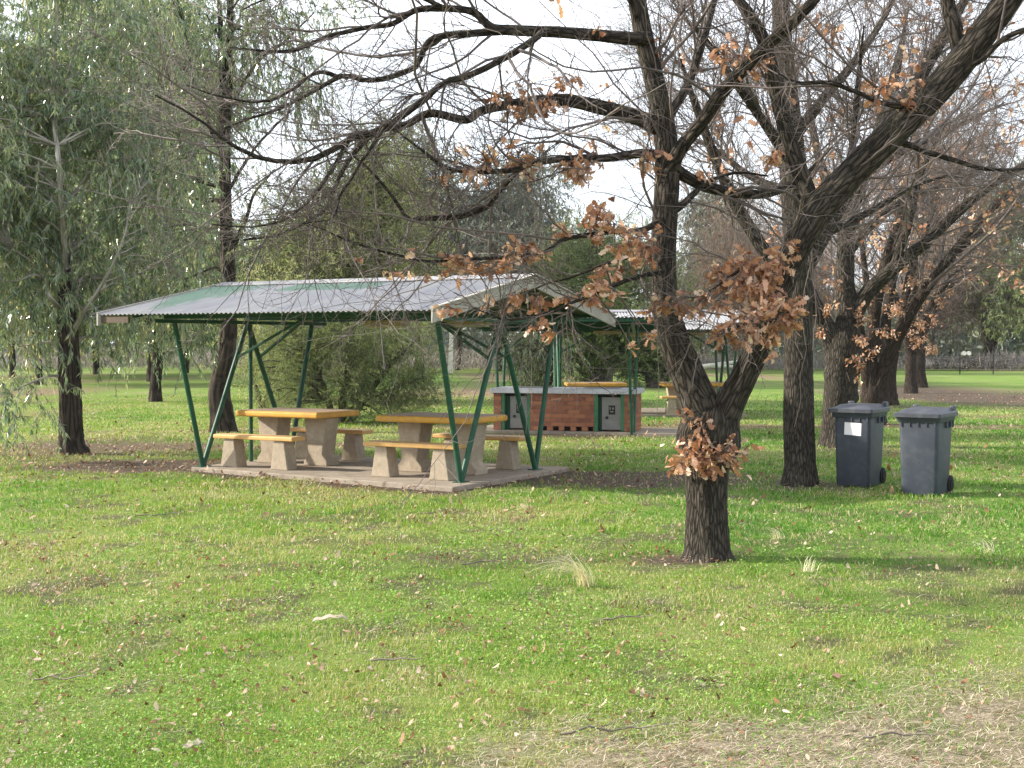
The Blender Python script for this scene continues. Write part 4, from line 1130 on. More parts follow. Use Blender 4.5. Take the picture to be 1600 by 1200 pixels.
# ------------------------------------------------------------------ foliage
def leaf_quads(rng, P, D, Lg, Wd, name, mat, parent, rnd, fold=.25):
    n = len(P)
    D = D / (np.linalg.norm(D, axis=1)[:, None] + 1e-9)
    S = np.cross(D, rng.normal(size=(n, 3))); S /= np.linalg.norm(S, axis=1)[:, None] + 1e-9
    N = np.cross(D, S)
    Lg = Lg[:, None]; Wd = Wd[:, None]
    m = P + D * Lg * .42 + N * Lg * .06
    V = np.stack([P, m - S * Wd / 2, P + D * Lg, m + S * Wd / 2], 1).reshape(-1, 3)
    i = np.arange(n) * 4
    return mesh(name, V, quads=np.stack([i, i + 1, i + 2, i + 3], -1), attrs={'rnd': np.repeat(rnd, 4)}, mat=mat, parent=parent)


def strands(rng, C, crad, per, ln, n, d0, grav, wob):
    """branchlets round cluster centres C (M,3): out (M*per, n, 3)"""
    M = len(C); T = M * per
    c = np.repeat(C, per, 0); s = np.repeat(crad, per)
    off = rng.normal(size=(T, 3)) * .5
    p = c + off * s[:, None]
    d = off * .6 + np.asarray(d0) + rng.normal(size=(T, 3)) * .5
    out = np.zeros((T, n, 3)); out[:, 0] = p
    st = (ln * np.exp(rng.normal(0, .35, T)) / (n - 1))[:, None]
    d /= np.linalg.norm(d, axis=1)[:, None]
    for j in range(1, n):
        d = d + rng.normal(0, wob, (T, 3)); d[:, 2] += grav; d /= np.linalg.norm(d, axis=1)[:, None]
        out[:, j] = out[:, j - 1] + d * st
    return out


def crown_points(rng, ells, n, hollow=.55):
    """points in a union of ellipsoids (cx,cy,cz,rx,ry,rz), local coordinates, biased outward"""
    e = np.array(ells, float); vol = e[:, 3] * e[:, 4] * e[:, 5]
    k = rng.choice(len(e), n, p=vol / vol.sum())
    v = rng.normal(size=(n, 3)); v /= np.linalg.norm(v, axis=1)[:, None]
    r = (hollow ** 3 + rng.random(n) * (1 - hollow ** 3)) ** (1 / 3)
    r *= .78 + .3 * rng.random(n)
    return e[k, :3] + v * r[:, None] * e[k, 3:]


gum_m = leaf_mat('gum_leaf', [(0, (.095, .155, .095)), (.35, (.18, .25, .135)), (.65, (.265, .32, .155)), (.88, (.37, .385, .19)), (1, (.47, .42, .25))], .22, 1.0, .42, 1.35)
wattle_m = leaf_mat('feathery_leaf', [(0, (.19, .23, .105)), (.4, (.32, .35, .16)), (.75, (.42, .43, .20)), (1, (.50, .46, .27))], .6, .25, .48, 1.3)
dkbush_m = leaf_mat('dark_bush_leaf', [(0, (.085, .125, .05)), (.5, (.17, .22, .085)), (1, (.28, .31, .135))], .5, .3, .42, 1.25)
lime_m = leaf_mat('lime_leaf', [(0, (.085, .135, .03)), (.5, (.16, .225, .05)), (1, (.27, .30, .095))], .5, .3, .35, 1.2)
farg_m = leaf_mat('far_gum_leaf', [(0, (.11, .135, .115)), (.5, (.18, .205, .165)), (1, (.27, .28, .21))], .5, .3, .25, 1.1)
rust_m = leaf_mat('bare_twig_haze', [(0, (.12, .085, .072)), (.6, (.20, .145, .12)), (1, (.32, .20, .13))], .8, .1, .2, 1.1)
gumbark = bark_mat('gum_bark_dark', (.016, .013, .011), (.085, .066, .052), (.22, .17, .13), 16, .10, .9, .03, .35)
palebark = bark_mat('gum_bark_pale', (.20, .18, .155), (.50, .47, .42), (.14, .11, .09), 10, .15, .3, .01, .5)
bushbark = bark_mat('bush_bark', (.05, .042, .035), (.22, .185, .15), None, 20, .2, .6, .02)


def limb_to(rng, a, b, r0, r1, n=10, sag=.12, wob=.03):
    ln = np.linalg.norm(b - a)
    mid = a * .45 + b * .55 + np.array([0, 0, sag * ln]) + rng.normal(size=3) * .06 * ln
    return resample([a, mid, b], [r0, (r0 + r1) / 2, r1], n, rng, wob * min(1, ln))


def make_tree(name, label, base, trunk, ells, seed, clusters=60, crad=.5, per=10, sl=.8, nl=12, leaf=(.10, .016), d0=(0, 0, -.2), grav=-.25, wob=.12, ldir=(0, 0, -1.0),
              mat=None, bark=None, twigm=None, group=None, hollow=.5, cat='tree', limbs=(), limb_mat=None, tint=0.0, sides=12, sl_n=9, limb_r=.5, extra_ells=None, ljit=.5, trunk_name='trunk'):
    rng = np.random.default_rng(seed); base = np.array(base, float)
    root = thing(name, label, cat, base, 0, group)
    trunks = trunk if isinstance(trunk[0], list) else [trunk]
    axis = []
    for tr in trunks:
        P = [np.array(p[:3], float) for p in tr]; R = [p[3] for p in tr]
        P[0] = P[0] + np.array([0, 0, -.06])
        if R[0] > .1 and sides > 10:
            ridged_trunk(rng, trunk_name, P, R, 70, 32, bark or gumbark, root, amp=R[0] * .10)
        else:
            C, Rr = resample(P, R, 22, rng, .03 * R[0] / .1); tube_obj(trunk_name, [(C[None], Rr[None])], [sides], bark or gumbark, root)
        C, Rr = resample(P, R, 40); axis.append((C, Rr))
    A = np.concatenate([a[0][8:] for a in axis]); AR = np.concatenate([a[1][8:] for a in axis])
    for lb in limbs:
        P = [np.array(p[:3], float) for p in lb]; R = [p[3] for p in lb]
        C, Rr = resample(P, R, 16, rng, .012); tube_obj('limb', [(C[None], Rr[None])], [8], limb_mat or bark or gumbark, root)
        A = np.concatenate([A, C[3:]]); AR = np.concatenate([AR, Rr[3:]])
    C = crown_points(rng, ells, clusters, hollow)
    if extra_ells is not None: C = np.concatenate([C, crown_points(rng, extra_ells[0], extra_ells[1], hollow)])
    C[:, 2] = np.maximum(C[:, 2], .12)
    br = []
    for c in C:
        dv = A - c; cost = np.linalg.norm(dv, axis=1) + np.maximum(0, A[:, 2] - c[2] + .15 * np.linalg.norm(dv[:, :2], axis=1)) * .8
        j = np.argmin(cost)
        br.append(limb_to(rng, A[j], c, min(AR[j] * limb_r, .045), .006, 10, .10, .03))
    S = strands(rng, C, np.full(len(C), crad) * np.exp(rng.normal(0, .25, len(C))), per, sl, sl_n, d0, grav, wob)
    tube_obj('crown', [(np.array([b[0] for b in br]), np.array([b[1] for b in br])), (S, np.full(S.shape[:2], max(.0022, leaf[1] * .18)))], [5, 3], twigm or limb_mat or bushbark, root)
    T, n, _ = S.shape
    t = rng.random((T, nl)) ** .8 * (n - 1); i = np.minimum(t.astype(int), n - 2); f = (t - i)[..., None]
    ar = np.arange(T)[:, None]
    P = (S[ar, i] * (1 - f) + S[ar, i + 1] * f).reshape(-1, 3)
    tg = (S[ar, i + 1] - S[ar, i]).reshape(-1, 3); tg /= np.linalg.norm(tg, axis=1)[:, None] + 1e-9
    N = len(P)
    D = tg * .45 + np.asarray(ldir) + rng.normal(size=(N, 3)) * ljit
    cl = np.repeat(rng.normal(0, .16, len(C)), per * nl)
    rnd = np.clip(.45 + tint + cl + rng.normal(0, .24, N), 0, 1)
    leaf_quads(rng, P, D, leaf[0] * np.exp(rng.normal(0, .3, N)), leaf[1] * np.exp(rng.normal(0, .2, N)), 'foliage', mat or gum_m, root, rnd)
    return root


def lp(px, py, d, base): return at(px, py, d) - np.asarray(base)


def lpx(pl, base): return [(*(at(x, y, d) - np.asarray(base)), max(.006, w_ * d / F_PX / 2)) for x, y, d, w_ in pl]


def el(px, py, d, rx, rz, base, ry=None):
    c = at(px, py, d) - np.asarray(base); k = d / F_PX
    return (*c, rx * k, (ry if ry is not None else rx * k), rz * k)


# ---- left gum with drooping leaves
e1 = gnd(118, 708); D = e1[1]
make_tree('gum_tree', 'drooping gum with dark lower trunk standing free at the left', e1,
    lpx([(118, 708, D, 48), (112, 690, D, 37), (110, 620, D, 33), (108, 560, D, 32), (105, 505, D, 30), (102, 440, D, 20), (101, 400, D, 13)], e1),
    [el(100, 80, D + .3, 190, 200, e1, 1.6), el(60, 280, D + .3, 170, 190, e1, 1.5), el(210, 300, D + .5, 110, 190, e1, 1.1), el(20, 470, D, 120, 120, e1, 1.5), el(190, 470, D + .7, 95, 85, e1, .8), el(170, 545, D + .8, 70, 45, e1, .6), el(-60, 250, D, 160, 260, e1, 1.8), el(15, 600, D - 1.5, 55, 70, e1, .8)],
    101, clusters=300, crad=.44, per=12, sl=.50, nl=24, leaf=(.12, .023), d0=(0, 0, .15), grav=-.24, mat=gum_m, limb_mat=palebark, hollow=.25,
    limbs=[lpx([(102, 425, D, 12.0), (100, 390, D - .2, 10.4), (97, 320, D - .6, 8.8), (92, 250, D - .9, 8.0), (82, 165, D - .1, 7.2), (86, 90, D - .2, 5.6), (90, 0, D - .2, 4.0), (95, -140, D - 1, 2.4)], e1),
           lpx([(112, 520, D, 11.9), (130, 490, D - .2, 7.4), (165, 435, D - .5, 4.5), (190, 380, D - .6, 3.4), (205, 320, D - .6, 2.0)], e1),
           lpx([(98, 485, D, 7.9), (78, 465, D - .8, 6.5), (68, 440, D - .2, 5.4), (56, 430, D - .5, 4.0), (25, 440, D - .7, 3.0), (5, 438, D - .8, 2.5)], e1),
           lpx([(70, 445, D - .1, 4.5), (62, 425, D - .3, 4.0), (45, 405, D - .5, 2.5), (20, 390, D - .6, 2.0)], e1),
           lpx([(105, 590, D, 6.5), (80, 588, D - .2, 4.0), (50, 597, D - .5, 3.0), (20, 610, D - .7, 3.0), (-20, 625, D - 1, 2.5)], e1),
           lpx([(78, 588, D - .2, 3.0), (68, 570, D - .3, 2.5), (60, 562, D - .3, 2.5), (45, 548, D - .3, 2.0), (38, 542, D - .4, 1.5)], e1),
           lpx([(90, 200, D, 5.0), (70, 140, D - .2, 4.5), (60, 70, D - .4, 3.4), (45, 20, D - .5, 2.5), (40, -40, D - .6, 1.5)], e1),
           lpx([(76, 155, D, 4.0), (55, 130, D, 3.0), (25, 110, D, 2.5), (-10, 90, D, 1.5)], e1),
           lpx([(84, 160, D, 3.4), (112, 100, D + .2, 3.0), (122, 50, D + .2, 2.0), (130, -10, D + .3, 1.5)], e1),
           lpx([(110, 480, D, 3.4), (118, 465, D - .2, 2.5), (124, 445, D - .3, 2.0), (128, 430, D - .3, 1.5)], e1)])
e2 = gnd(350, 674); D = e2[1]
make_tree('gum_tree', 'tall gum with leaning black ridged trunk behind the left end of the near shelter', e2,
    lpx([(350, 676, D, 44), (347, 650, D, 36), (343, 610, D, 32), (352, 560, D, 27), (358, 510, D, 25), (357, 440, D, 22), (354, 370, D, 19), (352, 300, D, 17), (351, 220, D, 15), (356, 140, D, 13), (359, 60, D, 11), (360, -40, D, 8), (362, -200, D, 4)], e2),
    [el(300, 60, D, 130, 160, e2, 1.6), el(440, 60, D, 90, 120, e2, 1.2), el(280, 300, D + .5, 75, 140, e2, 1.2), el(400, 330, D, 45, 90, e2, .8), el(470, 160, D, 50, 70, e2, .8), el(330, 480, D, 50, 50, e2, .7)],
    102, clusters=85, crad=.5, per=12, sl=.7, nl=26, leaf=(.11, .021), d0=(0, 0, .05), grav=-.28, mat=gum_m, limb_mat=gumbark, hollow=.2,
    limbs=[lpx([(353, 330, D, 9), (346, 220, D, 9), (345, 120, D, 9), (344, 30, D, 8), (340, -80, D, 5)], e2),
           lpx([(360, 400, D, 8), (385, 340, D, 6), (400, 300, D, 4), (430, 265, D, 3)], e2),
           lpx([(358, 435, D, 6), (335, 418, D, 4), (300, 432, D, 3), (270, 440, D, 3)], e2),
           lpx([(352, 250, D, 7), (320, 180, D, 6), (300, 120, D, 5), (290, 40, D, 3)], e2),
           lpx([(358, 170, D, 6), (400, 100, D, 5), (450, 60, D, 4), (490, 20, D, 2)], e2),
           lpx([(356, 300, D, 6), (400, 230, D, 4), (450, 180, D, 3)], e2)])
e3 = gnd(243, 627); D = e3[1]
make_tree('gum_tree', 'smaller gum whose short dark trunk shows between two nearer gums', e3,
    lpx([(243, 628, D, 22), (243, 600, D, 17), (246, 560, D, 16), (240, 520, D, 13), (235, 470, D, 11), (228, 400, D, 9), (225, 320, D, 7), (222, 200, D, 6), (222, 60, D, 3)], e3),
    [el(230, 300, D, 90, 160, e3, 2.2), el(230, 100, D, 140, 150, e3, 2.6), el(300, 180, D, 80, 120, e3, 1.8), el(200, 450, D, 90, 80, e3, 2.0), el(270, 500, D, 60, 60, e3, 1.4), el(150, 350, D, 80, 140, e3, 2), el(300, 420, D, 45, 80, e3, 1.2)],
    103, clusters=280, crad=.65, per=11, sl=.95, nl=22, leaf=(.16, .034), d0=(0, 0, .05), grav=-.28, mat=gum_m, limb_mat=gumbark, hollow=.25,
    limbs=[lpx([(245, 545, D, 7), (258, 520, D, 6), (270, 495, D, 4), (285, 470, D, 3)], e3), lpx([(240, 520, D, 8), (215, 470, D, 6), (195, 410, D, 5), (180, 340, D, 3)], e3)])

# ---- feathery bushes and wattles behind the near shelter
d = 30.5; bb = gnd(520, 659)
bb[2] = 0
tr = lambda pts, b: lpx(pts, b)
make_tree('wattle_bush', 'wide low feathery dark green bush behind the near shelter', bb,
    [tr([(520, 660, d, 12), (505, 600, d, 9), (470, 540, d, 6), (440, 500, d, 3)], bb), tr([(530, 660, d, 14), (540, 600, d, 10), (545, 540, d, 7), (550, 480, d, 3)], bb), tr([(545, 660, d, 12), (580, 610, d, 9), (620, 560, d, 6), (650, 530, d, 3)], bb), tr([(528, 660, d, 9), (560, 630, d, 7), (610, 610, d, 5), (660, 590, d, 3)], bb)],
    [el(450, 585, d, 72, 75, bb, 1.3), el(540, 560, d, 90, 95, bb, 1.4), el(625, 575, d, 68, 72, bb, 1.2), el(590, 625, d - .4, 85, 35, bb, .9), el(660, 610, d, 32, 40, bb, .6), el(470, 520, d, 70, 70, bb, 1.2), el(430, 640, d, 45, 28, bb, .8)],
    201, clusters=250, crad=.30, per=13, sl=.42, nl=18, leaf=(.085, .011), d0=(0, 0, .25), grav=.02, wob=.18, ldir=(0, 0, .25), mat=dkbush_m, bark=bushbark, hollow=.3, sides=8, ljit=.7, tint=.1, cat='bush', trunk_name='stem')
d = 33; bb = gnd(415, 645); bb[2] = 0
make_tree('wattle_bush', 'yellow green feathery bush between the leaning black trunk and the table', bb,
    [tr([(415, 646, d, 10), (420, 590, d, 7), (425, 520, d, 4), (430, 470, d, 2)], bb), tr([(410, 646, d, 8), (395, 580, d, 6), (390, 520, d, 3)], bb)],
    [el(420, 560, d, 50, 90, bb, 1.1), el(400, 480, d, 42, 60, bb, 1.0), el(450, 500, d, 40, 60, bb, 1.0)],
    202, clusters=110, crad=.32, per=12, sl=.45, nl=16, leaf=(.095, .013), d0=(0, 0, .3), grav=.02, wob=.18, ldir=(0, 0, .25), mat=wattle_m, bark=bushbark, hollow=.3, sides=8, ljit=.7, cat='bush', trunk_name='stem', tint=.15)
d = 41; bb = gnd(560, 627); bb[2] = 0
make_tree('she_oak', 'tall olive feathery tree rising above the near shelter roof', bb,
    lpx([(560, 628, d, 26), (560, 520, d, 20), (565, 420, d, 15), (575, 320, d, 10), (590, 225, d, 4)], bb),
    [el(590, 270, d, 58, 55, bb, 1.5), el(570, 340, d, 95, 70, bb, 2.2), el(530, 410, d, 120, 70, bb, 2.6), el(620, 420, d, 75, 80, bb, 2.0), el(540, 500, d, 130, 60, bb, 2.5), el(480, 380, d, 50, 50, bb, 1.3)],
    203, clusters=360, crad=.55, per=12, sl=.75, nl=16, leaf=(.16, .028), d0=(0, 0, .35), grav=.0, wob=.16, ldir=(0, 0, .35), mat=wattle_m, bark=bushbark, hollow=.3, sides=8, ljit=.6)
d = 58; bb = gnd(425, 602); bb[2] = 0
make_tree('wattle_tree', 'pale yellow green tree in the gap right of the leaning black trunk', bb,
    lpx([(425, 602, d, 14), (428, 500, d, 10), (430, 420, d, 6), (432, 370, d, 3)], bb),
    [el(420, 430, d, 66, 55, bb, 2), el(450, 370, d, 44, 44, bb, 1.4), el(380, 480, d, 50, 45, bb, 1.6), el(460, 470, d, 60, 60, bb, 1.8)],
    204, clusters=170, crad=.75, per=10, sl=.9, nl=14, leaf=(.22, .035), d0=(0, 0, .25), grav=.0, wob=.16, ldir=(0, 0, .2), mat=lime_m, bark=bushbark, hollow=.3, sides=8, ljit=.7)

# ---- trees between and behind the shelters
d = 41; bb = gnd(866, 627); bb[2] = 0
make_tree('sapling', 'slender gum sapling with reddish trunk behind the left end of the barbecue', bb,
    lpx([(866, 628, d, 10), (868, 590, d, 9), (864, 550, d, 8), (858, 510, d, 6), (850, 470, d, 3)], bb),
    [el(830, 560, d, 42, 52, bb, .8), el(858, 530, d, 30, 45, bb, .7), el(815, 530, d, 24, 30, bb, .6), el(845, 600, d, 26, 22, bb, .6)],
    205, clusters=70, crad=.3, per=9, sl=.5, nl=14, leaf=(.11, .030), d0=(0, 0, .0), grav=-.2, mat=gum_m, bark=bark_mat('red_sapling_bark', (.05, .025, .018), (.16, .09, .07)), hollow=.2, sides=9, tint=.18, limbs=[lpx([(864, 555, d, 5), (845, 500, d, 4), (820, 480, d, 3)], bb)])
d = 55; bb = gnd(930, 604); bb[2] = 0
make_tree('acacia_tree', 'twin stemmed lime green tree behind the mustard table above the barbecue', bb,
    [lpx([(928, 605, d, 20), (926, 570, d, 17), (920, 535, d, 12), (905, 500, d, 6)], bb), lpx([(936, 605, d, 14), (945, 570, d, 12), (958, 530, d, 8), (970, 490, d, 4)], bb)],
    [el(900, 540, d, 36, 40, bb, 1.4), el(945, 525, d, 48, 38, bb, 1.6), el(975, 545, d, 30, 32, bb, 1.2), el(900, 585, d, 32, 22, bb, 1.0), el(930, 480, d, 50, 36, bb, 1.6)],
    206, clusters=150, crad=.5, per=10, sl=.6, nl=14, leaf=(.16, .035), d0=(0, 0, .1), grav=-.05, mat=lime_m, bark=bushbark, hollow=.3, sides=9, tint=-.12)
d = 54; bb = gnd(1022, 606); bb[2] = 0
make_tree('dark_bush', 'dense dark rounded bush on a short trunk left of the front oak fork', bb,
    [lpx([(1020, 607, d, 22), (1018, 590, d, 20), (1010, 560, d, 12), (1000, 530, d, 5)], bb), lpx([(1025, 607, d, 16), (1040, 580, d, 12), (1060, 550, d, 6)], bb)],
    [el(1010, 555, d, 36, 40, bb, 1.2), el(1045, 550, d, 36, 42, bb, 1.2), el(1025, 520, d, 42, 34, bb, 1.3), el(985, 575, d, 22, 20, bb, .8)],
    207, clusters=150, crad=.45, per=10, sl=.5, nl=16, leaf=(.15, .030), d0=(0, 0, .15), grav=-.02, ldir=(0, 0, .1), mat=dkbush_m, bark=bushbark, hollow=.3, sides=9, tint=-.05, cat='bush')
d = 62; bb = gnd(945, 598); bb[2] = 0
make_tree('cypress_tree', 'broad deep green tree crown above the distant shelter left of the front oak', bb,
    lpx([(945, 598, d, 26), (945, 520, d, 20), (945, 440, d, 12), (945, 380, d, 5)], bb),
    [el(930, 440, d, 90, 50, bb, 2.6), el(900, 400, d, 60, 40, bb, 1.8), el(985, 410, d, 60, 50, bb, 1.8), el(1040, 470, d, 40, 40, bb, 1.5)],
    208, clusters=200, crad=.7, per=10, sl=.8, nl=14, leaf=(.22, .035), d0=(0, 0, .2), grav=.0, ldir=(0, 0, .1), mat=dkbush_m, bark=bushbark, hollow=.35, sides=9, tint=.18)

# ---- far gums, each a tree of its own
FAR = [  # px, depth, height m, crown half width m, material, label
    (655, 84, 15.0, 3.2, farg_m, 'grey green far gum just right of the olive she oak top'),
    (715, 88, 13.5, 3.6, farg_m, 'far gum above the middle of the near shelter ridge'),
    (780, 84, 13.5, 3.6, farg_m, 'far gum above the right end of the near shelter ridge'),
    (850, 90, 13.0, 3.8, farg_m, 'far gum behind the brown leaf clumps left of the front oak'),
    (1095, 100, 13.0, 3.0, farg_m, 'far gum framed between the two stems of the front oak'),
    (1160, 94, 10.5, 3.0, farg_m, 'lower far gum right of the one framed by the front oak stems'),
    (20, 70, 13.5, 4.2, gum_m, 'bulky background gum filling the far left edge behind the drooping gum'),
    (150, 76, 14.5, 4.2, gum_m, 'background gum rising behind the free standing drooping gum'),
    (290, 80, 12.0, 3.2, gum_m, 'background gum left of the tall black trunk'),
    (60, 58, 19.0, 4.0, gum_m, 'tallest background gum, its top filling the upper left corner'),
    (235, 62, 18.0, 3.6, gum_m, 'tall background gum whose top shows left of the black trunked gum'),
    (1545, 100, 12.5, 4.4, dkbush_m, 'big dark far tree with stout forked trunk by the wire fence'),
    (1625, 92, 13.0, 4.5, dkbush_m, 'dark far tree cut by the right picture edge beyond the fence'),
    (1480, 118, 8.0, 4.0, wattle_m, 'yellowish far tree behind the heap of cut branches'),
]
for k, (px, d, h, hwid, m, lab) in enumerate(FAR):
    b = np.array([(px - 800) / F_PX * d, d, 0.0])
    rng = np.random.default_rng(300 + k)
    stout = 'stout' in lab
    tw = .42 if stout else .2
    if stout:
        tk = [[(0, 0, 0, tw * 1.2), (0, 0, 2.0, tw), (-.5, 0, 4.5, tw * .6), (-1.2, 0, 8, .1)], [(.1, 0, .9, tw * .8), (.4, 0, 2.4, tw * .7), (1.0, .2, 5, tw * .5), (1.6, .3, 8.5, .08)]]
    else:
        tk = [(0, 0, 0, tw), (rng.normal(0, .15), 0, h * .35, tw * .75), (rng.normal(0, .3), 0, h * .65, tw * .45), (rng.normal(0, .4), 0, h * .95, .04)]
    lowc = .34 if m is farg_m else (.22 if not stout else .34)
    el_ = []
    for q in range(7):
        z = h * (lowc + (1 - lowc) * (q + .5) / 7); s = hwid * (.95 - .45 * q / 6) * (.7 + .4 * rng.random())
        el_.append((rng.normal(0, .28) * hwid, rng.normal(0, .28) * hwid, z, s, s, h * .11))
    make_tree('background_tree', lab, b, tk, el_, 310 + k, clusters=210 if m is farg_m else 260, crad=.85, per=9, sl=1.1, nl=12, leaf=(.34, .075), d0=(0, 0, .0), grav=-.15, ljit=.7,
              mat=m, bark=gumbark, hollow=.25, sides=8, group='trees across the back of the park', tint=.05)


# ---- far wood that reads as one mass
def far_wood():
    rng = np.random.default_rng(77)
    n = 95000
    ang = rng.uniform(-.62, .62, n); dist = rng.uniform(104, 135, n)
    x = np.tan(ang) * dist; y = dist
    hmax = 3.2 + 4.2 * fbm(x * .07 + 4, y * .07, 3) + np.where(x < -20, 2.5, 0)
    z = hmax * rng.random(n) ** .85 + rng.normal(0, .25, n)
    lump = fbm(x * .45 + 9, z * .6 + y * .3, 3)
    k = (lump > .42) & (z > .05)
    x, y, z = x[k], y[k], z[k]; n = len(x)
    P = np.stack([x, y, z], -1)
    leaf_quads(rng, P, rng.normal(size=(n, 3)) + np.array([0, 0, .2]), .7 * np.exp(rng.normal(0, .3, n)), .28 * np.exp(rng.normal(0, .3, n)), 'woods', farg_m, None,
               np.clip(.25 + (lump[k] - .5) * 2.2 + rng.normal(0, .18, n), 0, 1))
    o = bpy.data.objects['woods']
    tag(o, 'dim mass of scrub and trees closing off the park', 'woods', kind='stuff')
    # grey purple dry undergrowth in front of it
    n = 70000
    ang = rng.uniform(-.55, .6, n); dist = rng.uniform(84, 100, n); x = np.tan(ang) * dist
    hh = .5 + 1.1 * smooth(.45, .75, fbm(x * .12, dist * .12, 3))
    P = np.stack([x, dist, rng.random(n) * hh * .8], -1)
    m = leaf_mat('dry_undergrowth', [(0, (.14, .125, .12)), (.5, (.24, .215, .205)), (1, (.36, .33, .29))], .8, .1, .2, 1.1)
    leaf_quads(rng, P, rng.normal(size=(n, 3)) * .45 + np.array([0, 0, 1.0]), .42 * np.exp(rng.normal(0, .3, n)), .03 + .03 * rng.random(n), 'undergrowth', m, None, rng.random(n))
    tag(bpy.data.objects['undergrowth'], 'tall grey dry grass in front of the far wood', 'undergrowth', kind='stuff')
    # bare reddish shrubs far right
    for k, (px, d, lab) in enumerate(((1455, 96, 'bare reddish shrub beyond the fence nearest the oak row'), (1470, 112, 'bare reddish shrub behind the stout forked far tree'), (1165, 78, 'bare twiggy tree seen through the fork of the front oak'), (1255, 88, 'bare twiggy tree between the second and third oaks'))):
        b = np.array([(px - 800) / F_PX * d, d, 0.0])
        make_tree('bare_shrub', lab, b, [(0, 0, 0, .15), (.1, 0, 2.5, .1), (.2, 0, 6, .04)], [(0, 0, 6, 3.4, 2.5, 3.2), (1, 0, 3.8, 2.8, 2, 1.8)], 350 + k, clusters=110, crad=1.0, per=13, sl=1.6, nl=12, leaf=(.6, .022), d0=(0, 0, .4), grav=.03, ldir=(0, 0, .4), mat=rust_m, bark=bushbark, twigm=bark_twig, sides=8, group='bare shrubs beyond the fence')


far_wood()

# ---- white post, log, fence, branch heap, tufts
pw = gnd(704, 583); dpw = 80.0
x = (704 - 800) / F_PX * dpw
tw_ = flat_mat('bleached_wood', (.62, .58, .50), .15, .8, .2, 3, .2)
o = MB().bar((0, 0, -.1), (.02, 0, 1.2), .15, 12, .14).bar((.02, 0, 1.2), (.06, 0, 2.4), .14, 12, .115).build('dead_trunk', tw_, None, smooth=True)
o.location = (x, dpw, 0); tag(o, 'bare whitish dead trunk standing before the far wood behind the near shelter', 'dead trunk')
dl = 82.0
lg = MB()
for a, b, r in (((-1.2, 0, .25), (1.4, .2, .62), .16), ((-.2, .1, .35), (1.8, -.1, .32), .12), ((.9, .1, .5), (2.2, .2, .9), .07)): lg.bar(a, b, r, 10, r * .6)
o = lg.build('fallen_log', tw_, None, smooth=True); o.location = ((1116 - 800) / F_PX * dl, dl, 0); tag(o, 'pale fallen log in the gap between the front oak stems', 'log')

fy = 76.0
fr = thing('wire_fence', 'thin wire fence with dark steel posts along the far grass edge', 'fence', ((1500 - 800) / F_PX * fy, fy, 0))
fx = [(p - 1500) / F_PX * fy for p in (1395, 1445, 1500, 1552, 1607, 1660, 1715)]
for xx in fx: MB().bar((xx, 0, -.1), (xx, 0, 1.15), .03, 6).build('post', black_m, fr)
for zz in (.35, .7, 1.05): MB().bar((fx[0], 0, zz), (fx[-1], 0, zz), .006, 4).build('wire', black_m, fr)

rng = np.random.default_rng(400)
hp = thing('branch_heap', 'heap of cut dark branches with pale sawn ends beyond the wire fence', 'branch heap', ((1490 - 800) / F_PX * 86, 86, 0))
n = 260
a = np.stack([rng.normal(0, 1.3, n), rng.normal(0, .6, n), .1 + .3 * rng.random(n)], -1)
dd = np.stack([rng.normal(0, 1.3, n), rng.normal(0, .4, n), .25 + .5 * rng.random(n)], -1)
P = np.stack([a + dd * t for t in np.linspace(0, 1, 5)], 1); P[:, :, 2] += -np.linspace(0, 1, 5)[None] ** 2 * .25
P[:, :, 2] = np.maximum(P[:, :, 2], .03)
tube_obj('branch', [(P, np.linspace(.035, .01, 5)[None] * np.ones((n, 1)))], [5], bushbark, hp)
for xx in (.42, .72): MB().bar((xx, -.75, 1.12), (xx + .02, -.2, .9), .15, 12).build('sawn_end', tw_, hp, smooth=True)

straw_m = leaf_mat('pale_tussock', [(0, (.35, .30, .18)), (.6, (.62, .56, .38)), (1, (.80, .74, .56))], .6, .3, .4, 1.2)


def tussock(label, px, py, n, h, lean, seed):
    rng = np.random.default_rng(seed); b = gnd(px, py); N = 9
    ph = rng.normal(lean, .45, n); sp = .45 + .75 * rng.random(n)
    t = np.linspace(0, 1, N)[None]
    hh = h * (.45 + .55 * rng.random(n))[:, None]
    out = (sp[:, None] * hh) * (t ** 1.7)
    P = np.stack([rng.normal(0, .03, n)[:, None] + np.cos(ph)[:, None] * out, rng.normal(0, .03, n)[:, None] + np.sin(ph)[:, None] * out, hh * (t - .42 * t ** 2.6 * sp[:, None] * 1.5)], -1)
    Wd = np.stack([-np.sin(ph), np.cos(ph), 0 * ph], -1)[:, None] * (.0030 * (1 - .7 * t))[..., None]
    V = np.stack([P - Wd, P + Wd], 2).reshape(-1, 3)
    i = (np.arange(n)[:, None] * N + np.arange(N - 1)[None]).ravel() * 2
    o = mesh('grass_tussock', V, quads=np.stack([i, i + 1, i + 3, i + 2], -1), attrs={'rnd': np.repeat(.55 + .45 * rng.random(n), N * 2)}, mat=straw_m)
    o.location = b; tag(o, label, 'grass tuft', 'dry grass tussocks on the lawn')


tussock('largest dry pale grass tussock, arching left, on the open lawn left of the front oak', 915, 915, 80, .44, PI, 501)
tussock('upright thin dry grass tuft just right of the front oak base', 1262, 893, 14, .20, 1.2, 502)
tussock('leaning dry grass tuft near the right edge beyond the front oak shadow', 1548, 866, 22, .24, 2.4, 503)
tussock('faint dry grass tuft behind and right of the front oak', 1215, 842, 26, .20, 2.6, 504)
tussock('short matted dry grass tuft in front of the near shelter', 820, 795, 70, .10, 2.6, 505)


stick_m = flat_mat('grey_stick', (.20, .165, .135), .4, .8, .2, 9)


